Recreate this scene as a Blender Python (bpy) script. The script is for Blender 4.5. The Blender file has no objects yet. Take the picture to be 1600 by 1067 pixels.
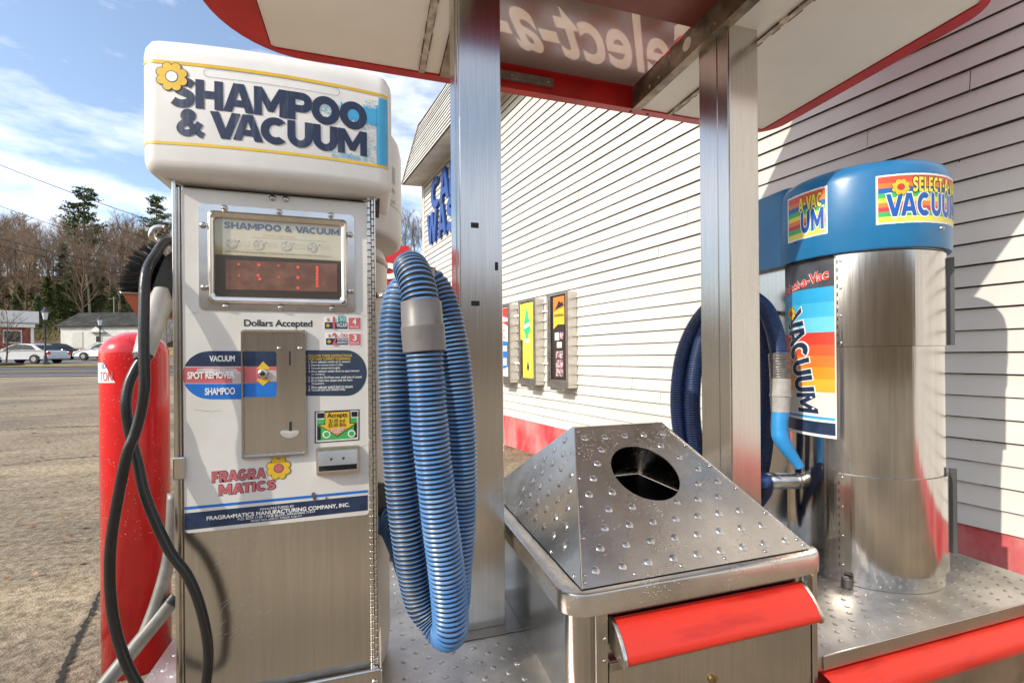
import bpy, bmesh, math, random
from mathutils import Vector, Matrix, noise
sc = bpy.context.scene
col = sc.collection
PI = math.pi
R0 = random.Random(7)

# ---------------------------------------------------------------- camera, sky, sun
H = 1.26                                  # eye height above the lot
YAW = math.radians(17.0); ROLL = 0.009
FPX = 720.0; CX = 800.0; CY = 556.4       # focal length and principal point, in photo pixels
Fv = Vector((math.sin(YAW), math.cos(YAW), 0)); Rv = Vector((math.cos(YAW), -math.sin(YAW), 0)); Zv = Vector((0, 0, 1))
cr = (Rv * math.cos(ROLL) - Zv * math.sin(ROLL)); cu = (Zv * math.cos(ROLL) + Rv * math.sin(ROLL))
EYE = Vector((0, 0, H))
cam = bpy.data.cameras.new('camera'); camo = bpy.data.objects.new('camera', cam); col.objects.link(camo)
m3 = Matrix((cr, cu, -Fv)).transposed()
camo.matrix_world = Matrix.Translation(EYE) @ m3.to_4x4()
cam.sensor_width = 36; cam.lens = 36 * FPX / 1600; cam.shift_y = (CY - 533.5) / 1600
cam.clip_start = 0.02; cam.clip_end = 2000
sc.camera = camo

EL = math.radians(31); TH = math.radians(17)
SUN = Vector((-math.cos(EL) * math.cos(TH), -math.cos(EL) * math.sin(TH), math.sin(EL)))
sl = bpy.data.lights.new('sun', 'SUN'); sl.energy = 2.5; sl.angle = math.radians(0.5); sl.color = (1.0, 0.92, 0.80)
so = bpy.data.objects.new('sun', sl); col.objects.link(so); so.rotation_euler = SUN.to_track_quat('Z', 'Y').to_euler()
sc.view_settings.view_transform = 'Standard'; sc.view_settings.look = 'None'; sc.view_settings.exposure = 0.82; sc.view_settings.gamma = 1
try: sc.view_settings.use_curve_mapping = False
except Exception: pass
w = bpy.data.worlds.new('World'); sc.world = w; w.use_nodes = True
nt = w.node_tree; nt.nodes.clear()
def N(tree, t, **k):
    n = tree.nodes.new(t)
    for a, b in k.items():
        if a.startswith('i_'):
            key = a[2:]; key = int(key) if key.isdigit() else key.replace('_', ' ')
            n.inputs[key].default_value = b
        else: setattr(n, a, b)
    return n
sky = N(nt, 'ShaderNodeTexSky', sky_type='NISHITA', sun_disc=False, sun_elevation=EL, sun_rotation=math.atan2(SUN.x, SUN.y), air_density=1.0, dust_density=1.3, ozone_density=1.2)
tc = N(nt, 'ShaderNodeTexCoord'); mp = N(nt, 'ShaderNodeMapping'); mp.inputs['Scale'].default_value = (1.6, 1.6, 5.0); mp.inputs['Location'].default_value = (0.35, 0.2, 0.15)
nz = N(nt, 'ShaderNodeTexNoise', i_Scale=1.5, i_Detail=7.0, i_Roughness=0.58)
rp = N(nt, 'ShaderNodeValToRGB'); rp.color_ramp.elements[0].position = 0.42; rp.color_ramp.elements[1].position = 0.64
mx = N(nt, 'ShaderNodeMixRGB'); mx.inputs['Color2'].default_value = (7.6, 7.5, 7.6, 1)
mul = N(nt, 'ShaderNodeMath', operation='MULTIPLY_ADD'); mul.inputs[1].default_value = 0.76; mul.inputs[2].default_value = 0.02
bg = N(nt, 'ShaderNodeBackground', i_Strength=0.15); out = N(nt, 'ShaderNodeOutputWorld')
L = nt.links.new
L(tc.outputs['Generated'], mp.inputs['Vector']); L(mp.outputs[0], nz.inputs['Vector']); L(nz.outputs['Fac'], rp.inputs[0]); L(rp.outputs['Color'], mul.inputs[0])
L(mul.outputs[0], mx.inputs['Fac']); L(sky.outputs[0], mx.inputs['Color1']); L(mx.outputs[0], bg.inputs[0]); L(bg.outputs[0], out.inputs[0])

# ---------------------------------------------------------------- pixel -> point on a real plane
def ray(px, py):
    return cr * ((px - CX) / FPX) + cu * ((CY - py) / FPX) + Fv
def PY(px, py, Y):
    d = ray(px, py); return EYE + d * (Y / d.y)
def PX(px, py, X):
    d = ray(px, py); return EYE + d * (X / d.x)
def PZ(px, py, z):
    d = ray(px, py); return EYE + d * ((z - H) / d.z)
def PD(px, py, D):
    return EYE + ray(px, py) * D
def cylhit(px, py, cx, cy, r):
    d = ray(px, py); a = d.x ** 2 + d.y ** 2; b = -(d.x * cx + d.y * cy); c = cx * cx + cy * cy - r * r
    q = b * b - a * c; t = (-b - math.sqrt(max(q, 0))) / a
    p = EYE + d * t; return math.atan2(p.y - cy, p.x - cx), p.z

# ---------------------------------------------------------------- materials
MATS = {}
def mat(name, c, rough=0.5, metal=0.0, var=0.08, scale=6.0, bump=0.0, bscale=60.0, coat=0.0, c2=None, th=(0.4, 0.65), stretch=None, rvar=0.0, emit=None, estr=0.0, drops=0.0, spec=0.5, dscale=90.0):
    if name in MATS: return MATS[name]
    m = bpy.data.materials.new(name); m.use_nodes = True; t = m.node_tree; lk = t.links.new
    b = t.nodes['Principled BSDF']
    b.inputs['Roughness'].default_value = rough; b.inputs['Metallic'].default_value = metal; b.inputs['Coat Weight'].default_value = coat
    b.inputs['Specular IOR Level'].default_value = spec
    tc = N(t, 'ShaderNodeTexCoord'); mp = N(t, 'ShaderNodeMapping')
    if stretch: mp.inputs['Scale'].default_value = stretch
    lk(tc.outputs['Object'], mp.inputs[0])
    nz = N(t, 'ShaderNodeTexNoise', i_Scale=scale, i_Detail=6.0, i_Roughness=0.6); lk(mp.outputs[0], nz.inputs['Vector'])
    rp = N(t, 'ShaderNodeValToRGB'); e = rp.color_ramp.elements
    e[0].position, e[1].position = th
    if c2 is None:
        e[0].color = tuple(max(0, x * (1 - var)) for x in c) + (1,); e[1].color = tuple(min(1, x * (1 + var)) for x in c) + (1,)
    else:
        e[0].color = tuple(c) + (1,); e[1].color = tuple(c2) + (1,)
    lk(nz.outputs['Fac'], rp.inputs[0]); lk(rp.outputs[0], b.inputs['Base Color'])
    if rvar:
        mr = N(t, 'ShaderNodeMapRange'); mr.inputs['To Min'].default_value = max(0.02, rough - rvar); mr.inputs['To Max'].default_value = rough + rvar
        nr = N(t, 'ShaderNodeTexNoise', i_Scale=scale * 2.3, i_Detail=5.0); lk(mp.outputs[0], nr.inputs['Vector']); lk(nr.outputs['Fac'], mr.inputs[0]); lk(mr.outputs[0], b.inputs['Roughness'])
    last = None
    if bump:
        n2 = N(t, 'ShaderNodeTexNoise', i_Scale=bscale, i_Detail=4.0); lk(mp.outputs[0], n2.inputs['Vector'])
        bp = N(t, 'ShaderNodeBump', i_Strength=bump, i_Distance=0.01); lk(n2.outputs['Fac'], bp.inputs['Height']); last = bp
    if drops:
        vo = N(t, 'ShaderNodeTexVoronoi', i_Scale=dscale); vo.inputs['Randomness'].default_value = 1.0; lk(tc.outputs['Object'], vo.inputs['Vector'])
        mr2 = N(t, 'ShaderNodeMapRange'); mr2.inputs['From Min'].default_value = 0.0; mr2.inputs['From Max'].default_value = 0.30; mr2.inputs['To Min'].default_value = 1.0; mr2.inputs['To Max'].default_value = 0.0
        lk(vo.outputs['Distance'], mr2.inputs[0])
        n3 = N(t, 'ShaderNodeTexNoise', i_Scale=9.0); lk(tc.outputs['Object'], n3.inputs['Vector'])
        r3 = N(t, 'ShaderNodeMapRange'); r3.inputs['From Min'].default_value = 0.45; r3.inputs['From Max'].default_value = 0.62; lk(n3.outputs['Fac'], r3.inputs[0])
        mm = N(t, 'ShaderNodeMath', operation='MULTIPLY'); lk(mr2.outputs[0], mm.inputs[0]); lk(r3.outputs[0], mm.inputs[1])
        b2 = N(t, 'ShaderNodeBump', i_Strength=drops, i_Distance=0.003); lk(mm.outputs[0], b2.inputs['Height'])
        if last: lk(last.outputs[0], b2.inputs['Normal'])
        last = b2
    if last: lk(last.outputs[0], b.inputs['Normal'])
    if emit:
        b.inputs['Emission Color'].default_value = tuple(emit) + (1,); b.inputs['Emission Strength'].default_value = estr
    MATS[name] = m; return m

steel = mat('stainless_vertical_brush', (0.57, 0.55, 0.52), 0.21, 1.0, 0.05, 14.0, 0.02, 160, stretch=(9, 9, 0.25), rvar=0.05)
steel_h = mat('stainless_wet_sheet', (0.60, 0.575, 0.54), 0.28, 1.0, 0.16, 3.0, 0.05, 25, rvar=0.10, drops=0.55)
steel_b = mat('stainless_bright', (0.66, 0.63, 0.58), 0.24, 1.0, 0.08, 12, rvar=0.06)
steel_v = mat('stainless_canister', (0.56, 0.545, 0.525), 0.13, 1.0, 0.06, 9.0, 0.10, 5, stretch=(8, 8, 0.12), rvar=0.06)
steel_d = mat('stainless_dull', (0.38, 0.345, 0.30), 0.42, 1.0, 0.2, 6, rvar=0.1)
rivetm = mat('rivet_steel', (0.5, 0.48, 0.45), 0.2, 1.0, 0.1, 30)
blackm = mat('black_rubber', (0.012, 0.012, 0.012), 0.32, 0, 0.2, 20, 0.05, 120, drops=0.3, dscale=160)
darkm = mat('dark_void', (0.01, 0.01, 0.01), 0.6)
whitep = mat('white_enamel', (0.72, 0.70, 0.64), 0.32, 0, 0.06, 4, c2=None, coat=0.2)
capm = mat('aged_white_plastic', (0.71, 0.70, 0.67), 0.38, 0, 0.09, 3.0, 0.02, 40)
capdirt = mat('yellowed_plastic', (0.50, 0.42, 0.30), 0.5, 0, 0.25, 9.0)
redp = mat('red_paint', (0.50, 0.012, 0.012), 0.36, 0, 0.15, 5)
redwet = mat('red_bollard_plastic', (0.62, 0.010, 0.014), 0.22, 0, 0.10, 6, coat=0.3)
redroll = mat('red_orange_cover', (0.44, 0.014, 0.010), 0.34, 0, 0.2, 7, 0.06, 30, drops=0.35, c2=(0.62, 0.030, 0.016), th=(0.34, 0.48), stretch=(0.35, 1.6, 2.2), rvar=0.12, dscale=70)
navy = mat('navy_ink', (0.018, 0.036, 0.085), 0.4, 0, 0.25, 30)
navyw = mat('worn_navy_ink', (0.010, 0.020, 0.058), 0.42, 0, 0, 14, c2=(0.10, 0.115, 0.16), th=(0.52, 0.80), stretch=(5, 1, 0.6))
yellow = mat('yellow_ink', (0.72, 0.47, 0.03), 0.4, 0, 0.08, 20)
blackink = mat('black_ink', (0.01, 0.01, 0.01), 0.45)
whiteink = mat('white_ink', (0.80, 0.80, 0.77), 0.45, 0, 0.03)
cream = mat('cream_card', (0.60, 0.55, 0.38), 0.5, 0, 0.05, 8)
pink = mat('faded_red_ink', (0.56, 0.13, 0.14), 0.42, 0, 0.12, 10)
blueink = mat('blue_ink', (0.012, 0.16, 0.56), 0.4, 0, 0.08, 10)
cyan = mat('cyan_ink', (0.05, 0.36, 0.62), 0.4, 0, 0.1, 12)
greenink = mat('green_ink', (0.05, 0.42, 0.10), 0.45)
orange = mat('orange_ink', (0.75, 0.20, 0.02), 0.4, 0, 0.05)
redink = mat('red_ink', (0.62, 0.04, 0.03), 0.4, 0, 0.06)
hoseblue = mat('hose_blue', (0.055, 0.17, 0.39), 0.28, 0, 0.15, 9, c2=(0.20, 0.32, 0.47), th=(0.45, 0.75), rvar=0.1)
hoseblue2 = mat('hose_dark_blue', (0.020, 0.055, 0.18), 0.3, 0, 0.15, 20)
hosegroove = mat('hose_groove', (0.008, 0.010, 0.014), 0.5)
grey = mat('grey_rubber', (0.16, 0.15, 0.145), 0.42, 0, 0.15, 14, 0.04, 60)
grey2 = mat('light_grey_plastic', (0.36, 0.35, 0.33), 0.45, 0, 0.15, 14)
wandm = mat('dull_tube_metal', (0.17, 0.165, 0.15), 0.5, 0.35, 0.2, 14, 0.05, 60)
bluecap = mat('blue_plastic_cap', (0.012, 0.135, 0.32), 0.30, 0, 0.18, 5, 0.02, 30, c2=(0.022, 0.19, 0.40), th=(0.35, 0.75))
crevice = mat('bright_blue_plastic', (0.03, 0.26, 0.60), 0.35, 0, 0.08, 12)
ceilm = mat('cream_ceiling_panel', (0.80, 0.775, 0.69), 0.45, 0, 0.08, 3.0, c2=(0.86, 0.84, 0.765), th=(0.35, 0.7))
galv = mat('weathered_metal', (0.30, 0.26, 0.20), 0.5, 0.75, 0.4, 10, 0.1, 40)
maroon = mat('maroon_underside', (0.20, 0.05, 0.035), 0.5, 0, 0.15, 5)

# ---------------------------------------------------------------- objects
LOC = {}
def thing(name, label, cat, loc=(0, 0, 0), group=None):
    o = bpy.data.objects.new(name, None); o.empty_display_size = 0.1; col.objects.link(o); o.location = loc
    o['label'] = label; o['category'] = cat
    if group: o['group'] = group
    LOC[o.name] = Vector(loc); return o
def tag(o, label=None, cat=None, group=None, kind=None):
    for k, v in (('label', label), ('category', cat), ('group', group), ('kind', kind)):
        if v: o[k] = v
    return o
def obj(name, bm, mats, parent=None, smooth=False, label=None, auto=None):
    off = LOC.get(parent.name, Vector()) if parent else Vector()
    if not isinstance(mats, (list, tuple)): mats = [mats]
    if off.length: bmesh.ops.translate(bm, vec=-off, verts=bm.verts)
    me = bpy.data.meshes.new(name); bm.normal_update(); bm.to_mesh(me); bm.free()
    for m in mats: me.materials.append(m)
    if smooth:
        me.polygons.foreach_set('use_smooth', [True] * len(me.polygons))
        if auto:
            try: me.set_sharp_from_angle(angle=math.radians(auto))
            except Exception: pass
    o = bpy.data.objects.new(name, me); col.objects.link(o)
    if parent: o.parent = parent
    LOC[o.name] = off
    if label: o['label'] = label
    return o
def dup(root, loc, rz=0, label=None, scale=1.0):
    r = root.copy(); col.objects.link(r); r.location = loc; r.rotation_euler = (0, 0, rz); r.scale = (scale,) * 3
    if label: r['label'] = label
    for ch in list(root.children):
        c = ch.copy(); col.objects.link(c); c.parent = r
        for g in ch.children:
            d = g.copy(); col.objects.link(d); d.parent = c
    return r

# ---------------------------------------------------------------- mesh helpers
def B(): return bmesh.new()
def box(bm, x0, x1, y0, y1, z0, z1, bevel=0, seg=2, mi=0):
    vs = [bm.verts.new((x, y, z)) for x in (x0, x1) for y in (y0, y1) for z in (z0, z1)]
    f = [(0, 1, 3, 2), (4, 6, 7, 5), (0, 4, 5, 1), (2, 3, 7, 6), (0, 2, 6, 4), (1, 5, 7, 3)]
    fs = [bm.faces.new([vs[i] for i in q]) for q in f]
    for q in fs: q.material_index = mi
    if bevel:
        es = list({e for q in fs for e in q.edges})
        bmesh.ops.bevel(bm, geom=es, offset=bevel, segments=seg, profile=0.5, affect='EDGES')
    return vs
def hexa(bm, p, bevel=0, mi=0):
    "8 points: bottom 4 then top 4"
    vs = [bm.verts.new(q) for q in p]
    fs = [bm.faces.new([vs[i] for i in q]) for q in ((3, 2, 1, 0), (4, 5, 6, 7), (0, 1, 5, 4), (1, 2, 6, 5), (2, 3, 7, 6), (3, 0, 4, 7))]
    for q in fs: q.material_index = mi
    if bevel:
        bmesh.ops.bevel(bm, geom=list({e for q in fs for e in q.edges}), offset=bevel, segments=2, profile=0.5, affect='EDGES')
def prism(bm, pts, vec, mi=0, caps=True):
    "closed polygon pts (3D) pushed along vec"
    a = [bm.verts.new(p) for p in pts]; b = [bm.verts.new(Vector(p) + Vector(vec)) for p in pts]; n = len(pts)
    fs = []
    if caps: fs += [bm.faces.new(list(reversed(a))), bm.faces.new(b)]
    for i in range(n): fs.append(bm.faces.new((a[i], a[(i + 1) % n], b[(i + 1) % n], b[i])))
    for f in fs: f.material_index = mi
    return fs
def loft(bm, rings, close=True, cap0=False, cap1=False, mi=0):
    R = [[bm.verts.new(p) for p in r] for r in rings]; n = len(R[0])
    for i in range(len(R) - 1):
        for j in range(n if close else n - 1):
            k = (j + 1) % n; f = bm.faces.new((R[i][j], R[i][k], R[i + 1][k], R[i + 1][j])); f.material_index = mi
    if cap0: bm.faces.new(list(reversed(R[0]))).material_index = mi
    if cap1: bm.faces.new(R[-1]).material_index = mi
    return R
def ngon(bm, pts, mi=0):
    f = bm.faces.new([bm.verts.new(p) for p in pts]); f.material_index = mi; return f
def fix(bm): bmesh.ops.recalc_face_normals(bm, faces=bm.faces); return bm
def catmull(pts, step):
    pts = [Vector(p) for p in pts]; P = [pts[0] * 2 - pts[1]] + pts + [pts[-1] * 2 - pts[-2]]; dense = []
    for i in range(1, len(P) - 2):
        a, b, c, d = P[i - 1:i + 3]
        for k in range(24):
            t = k / 24; dense.append(0.5 * ((2 * b) + (c - a) * t + (2 * a - 5 * b + 4 * c - d) * t * t + (3 * b - 3 * c + d - a) * t ** 3))
    dense.append(pts[-1]); outp = [dense[0]]; acc = 0.0
    for i in range(1, len(dense)):
        seg = dense[i] - dense[i - 1]; l = seg.length; pos = 0.0
        while acc + (l - pos) >= step:
            pos += step - acc; acc = 0.0; outp.append(dense[i - 1] + seg * (pos / l))
        acc += l - pos
    return outp
def sweep(bm, path, radf, segs=16, matf=None, cap=True):
    n = len(path); T = [(path[min(i + 1, n - 1)] - path[max(i - 1, 0)]).normalized() for i in range(n)]
    u = T[0].orthogonal().normalized(); rings = []
    for i in range(n):
        u = (u - T[i] * u.dot(T[i])).normalized(); v = T[i].cross(u); r = radf(i)
        rings.append([bm.verts.new(path[i] + (u * math.cos(2 * PI * k / segs) + v * math.sin(2 * PI * k / segs)) * r) for k in range(segs)])
    for i in range(n - 1):
        mi = matf(i) if matf else 0
        for k in range(segs):
            f = bm.faces.new((rings[i][k], rings[i][(k + 1) % segs], rings[i + 1][(k + 1) % segs], rings[i + 1][k])); f.material_index = mi
    if cap: bm.faces.new(list(reversed(rings[0]))); bm.faces.new(rings[-1])
def tube(bm, pts, r, segs=12, step=None, matf=None):
    pts = [Vector(p) for p in pts]
    if step: pts = catmull(pts, step)
    sweep(bm, pts, (lambda i: r) if not callable(r) else r, segs, matf)
def cone(bm, a, b, ra, rb, segs=16):
    a, b = Vector(a), Vector(b); sweep(bm, [a, b], lambda i: (ra, rb)[i], segs)
def lathe(bm, cx, cy, prof, segs=32, mi=0):
    loft(bm, [[(cx + r * math.cos(2 * PI * k / segs), cy + r * math.sin(2 * PI * k / segs), z) for k in range(segs)] for r, z in prof], cap0=prof[0][0] > 1e-4, cap1=prof[-1][0] > 1e-4, mi=mi)
def dome(bm, c, nrm, r, h, segs=10, rings=3):
    nrm = Vector(nrm).normalized(); u = nrm.orthogonal().normalized(); v = nrm.cross(u); c = Vector(c); rr = []
    for i in range(rings):
        a = (i / rings) * PI / 2
        rr.append([bm.verts.new(c + (u * math.cos(2 * PI * k / segs) + v * math.sin(2 * PI * k / segs)) * (r * math.cos(a)) + nrm * (h * math.sin(a))) for k in range(segs)])
    top = bm.verts.new(c + nrm * h)
    for i in range(rings - 1):
        for k in range(segs): bm.faces.new((rr[i][k], rr[i][(k + 1) % segs], rr[i + 1][(k + 1) % segs], rr[i + 1][k]))
    for k in range(segs): bm.faces.new((rr[-1][k], rr[-1][(k + 1) % segs], top))
def rr2(x0, z0, x1, z1, r, n=6):
    p = []
    for cx, cz, a0 in ((x1 - r, z1 - r, 0), (x0 + r, z1 - r, 90), (x0 + r, z0 + r, 180), (x1 - r, z0 + r, 270)):
        for k in range(n + 1):
            a = math.radians(a0 + 90 * k / n); p.append((cx + r * math.cos(a), cz + r * math.sin(a)))
    return p
FONTCACHE = {}
def text_mesh(s, bold=0.0, space=1.0):
    "returns verts normalised to a 0..1 box and faces"
    key = (s, bold, space)
    if key in FONTCACHE: return FONTCACHE[key]
    c = bpy.data.curves.new('lettering', 'FONT'); c.body = s; c.offset = bold; c.space_character = space; c.resolution_u = 5; c.align_x = 'CENTER' if '\n' in s and False else 'LEFT'
    o = bpy.data.objects.new('lettering', c); col.objects.link(o); dg = bpy.context.evaluated_depsgraph_get(); dg.update()
    me = bpy.data.meshes.new_from_object(o.evaluated_get(dg))
    vs = [v.co.copy() for v in me.vertices]; fs = [tuple(p.vertices) for p in me.polygons]
    bpy.data.objects.remove(o); bpy.data.meshes.remove(me); bpy.data.curves.remove(c)
    x0 = min(v.x for v in vs); x1 = max(v.x for v in vs); y0 = min(v.y for v in vs); y1 = max(v.y for v in vs)
    r = ([((v.x - x0) / (x1 - x0), (v.y - y0) / (y1 - y0)) for v in vs], fs); FONTCACHE[key] = r; return r
def text_into(bm, s, fn, bold=0.0, space=1.0, mi=0):
    vs, fs = text_mesh(s, bold, space); V = [bm.verts.new(fn(a, b)) for a, b in vs]
    for f in fs:
        try: bm.faces.new([V[i] for i in f]).material_index = mi
        except ValueError: pass

# ---------------------------------------------------------------- ground, road, hill
def lerp_tab(tab, x):
    if x <= tab[0][0]: return tab[0][1]
    for (a, b), (c, d) in zip(tab, tab[1:]):
        if x <= c: return b + (d - b) * (x - a) / (c - a)
    return tab[-1][1]
PROF = [(-400, 16), (-60, 13), (-40, 10), (-14, 0.3), (-10, 0), (0, 0), (4, 0.03), (10, 0.26), (19, 0.58), (24, 0.69), (30, 0.88), (36, 1.06), (45, 1.60), (55, 2.4), (62, 2.9), (70, 6.3), (85, 13.5), (105, 20.5), (140, 25), (300, 30)]
FLAT = [(-400, 16), (-60, 13), (-40, 10), (-14, 0.3), (-10, 0), (0, 0), (2, -0.02), (12, -0.30), (40, -0.4), (300, 3)]
def gz(D, S):
    t = min(1, max(0, (-1.2 - S) / 3.0)); t = t * t * (3 - 2 * t)
    return lerp_tab(PROF, D) * t + lerp_tab(FLAT, D) * (1 - t)
def DS(D, S, dz=0.0):
    p = Fv * D + Rv * S; return Vector((p.x, p.y, gz(D, S) + dz))
def at(px, D, dz=0.0): return DS(D, (px - CX) / FPX * D, dz)
Dg = [-400, -120, -60, -50, -40, -30, -20, -14, -10, -8, -4, -2, 0, 1, 2, 3, 4, 5, 6, 8, 10, 12, 15, 19, 21, 24, 28, 30, 33, 36, 40, 45, 50, 55, 62, 70, 78, 85, 95, 105, 140, 200, 300, 900]
Sg = [-900, -400, -220, -150, -120, -100, -85, -72, -62, -54, -46, -40, -34, -29, -24, -20, -16, -13, -10, -8, -6.5, -5.5, -4.8, -4.2, -3.6, -3, -2.4, -1.8, -1.2, 0, 1.5, 3, 5, 8, 12, 20, 40, 90, 250, 900]
def sheet(Ds, Ss, dz, jit=0):
    bm = B(); g = [[bm.verts.new(DS(D, S, dz)) for S in Ss] for D in Ds]
    for i in range(len(Ds) - 1):
        for j in range(len(Ss) - 1): bm.faces.new((g[i][j], g[i][j + 1], g[i + 1][j + 1], g[i + 1][j]))
    return bm
asph = mat('worn_asphalt_shadow_streaks', (0.12, 0.092, 0.058), 0.85, 0, 0.3, 26, 0.9, 90, c2=(0.43, 0.355, 0.25), th=(0.28, 0.66), spec=0.3)
mt = asph.node_tree; bb = mt.nodes['Principled BSDF']; src = bb.inputs['Base Color'].links[0].from_socket
tcn = N(mt, 'ShaderNodeTexCoord'); mpn = N(mt, 'ShaderNodeMapping'); mpn.inputs['Rotation'].default_value = (0, 0, -YAW); mpn.inputs['Scale'].default_value = (0.35, 1.0, 1); nzn = N(mt, 'ShaderNodeTexNoise', i_Scale=0.9, i_Detail=6.0, i_Roughness=0.6)  # stretched noise paints soft dark streaks in place of tree shadows
rpn = N(mt, 'ShaderNodeValToRGB'); rpn.color_ramp.elements[0].position = 0.36; rpn.color_ramp.elements[0].color = (0.5, 0.5, 0.52, 1); rpn.color_ramp.elements[1].position = 0.62; rpn.color_ramp.elements[1].color = (1.15, 1.12, 1.05, 1)
mxn = N(mt, 'ShaderNodeMixRGB', blend_type='MULTIPLY'); mxn.inputs['Fac'].default_value = 1
mt.links.new(tcn.outputs['Object'], mpn.inputs[0]); mt.links.new(mpn.outputs[0], nzn.inputs['Vector']); mt.links.new(nzn.outputs['Fac'], rpn.inputs[0]); mt.links.new(src, mxn.inputs['Color1']); mt.links.new(rpn.outputs[0], mxn.inputs['Color2']); mt.links.new(mxn.outputs[0], bb.inputs['Base Color'])
gnd = obj('ground', sheet([d for d in Dg if -14 <= d <= 36], Sg, 0), asph, smooth=True); tag(gnd, kind='structure')
leaf = mat('leaf_litter_hill', (0.10, 0.062, 0.030), 0.9, 0, 0.3, 0.25, 0.6, 3, c2=(0.17, 0.115, 0.06), th=(0.35, 0.65), spec=0.1)
hl = obj('hill', sheet([d for d in Dg if d >= 36], Sg, 0), leaf, smooth=True); tag(hl, kind='structure')
reflected_hill = obj('hill', sheet([d for d in Dg if d <= -14], Sg, 0), leaf, smooth=True); tag(reflected_hill, kind='structure')  # unseen rise added behind the camera to darken reflections in the metal
roadm = mat('road_asphalt', (0.085, 0.080, 0.080), 0.8, 0, 0.15, 1.2, 0.2, 60, spec=0.3)
rs = [s for s in Sg if -400 <= s <= -3]
rd = obj('road', sheet([19, 21, 24, 28], rs, 0.012), roadm, smooth=True); tag(rd, kind='structure')
whl = mat('road_line_white', (0.5, 0.5, 0.48), 0.7, 0, 0.2, 6); yel = mat('road_line_yellow', (0.55, 0.36, 0.06), 0.7, 0, 0.2, 6)
for d0, d1, m_, nm in ((19.5, 19.7, whl, 'edge_line'), (23.35, 23.5, yel, 'centre_line'), (23.65, 23.8, yel, 'centre_line'), (27.5, 27.65, whl, 'edge_line')):
    o = obj('road_marking', sheet([d0, d1], rs, 0.024), m_); tag(o, kind='structure')
grassm = mat('dry_grass', (0.20, 0.17, 0.055), 0.9, 0, 0.2, 1.5, 0.6, 30, c2=(0.34, 0.25, 0.11), spec=0.1)
o = obj('verge', sheet([28.4, 30, 31.6], rs, 0.05), grassm, smooth=True); tag(o, kind='structure')
park = mat('parking_asphalt', (0.17, 0.16, 0.155), 0.85, 0, 0.15, 1.0, spec=0.2)
o = obj('parking_lot', sheet([32, 33, 36, 40, 43], rs, 0.03), park, smooth=True); tag(o, kind='structure')
o = obj('lawn', sheet([44, 45, 50, 55, 60], rs, 0.04), grassm, smooth=True); tag(o, kind='structure')
# crack along the edge of the apron
bm = B(); a = []; rc = random.Random(4)
crk = [PZ(78, 1100, 0.006), PZ(100, 1040, 0.006), PZ(125, 985, 0.006), PZ(152, 930, 0.006), PZ(168, 905, 0.006)]
for p in catmull(crk, 0.02):
    ww = rc.uniform(0.004, 0.017); j = rc.uniform(-0.008, 0.008); a.append((p + Rv * (ww + j), p - Rv * (ww - j)))
for (p, q), (r_, s_) in zip(a, a[1:]):
    bm.faces.new([bm.verts.new(x) for x in (p, q, s_, r_)])
bmesh.ops.remove_doubles(bm, verts=bm.verts, dist=1e-5)
for v in bm.verts: v.co.z = gz(v.co.dot(Fv), v.co.dot(Rv)) + 0.006
tag(obj('ground_crack', bm, mat('crack_tar', (0.02, 0.018, 0.015), 0.9)), kind='structure')
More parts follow.
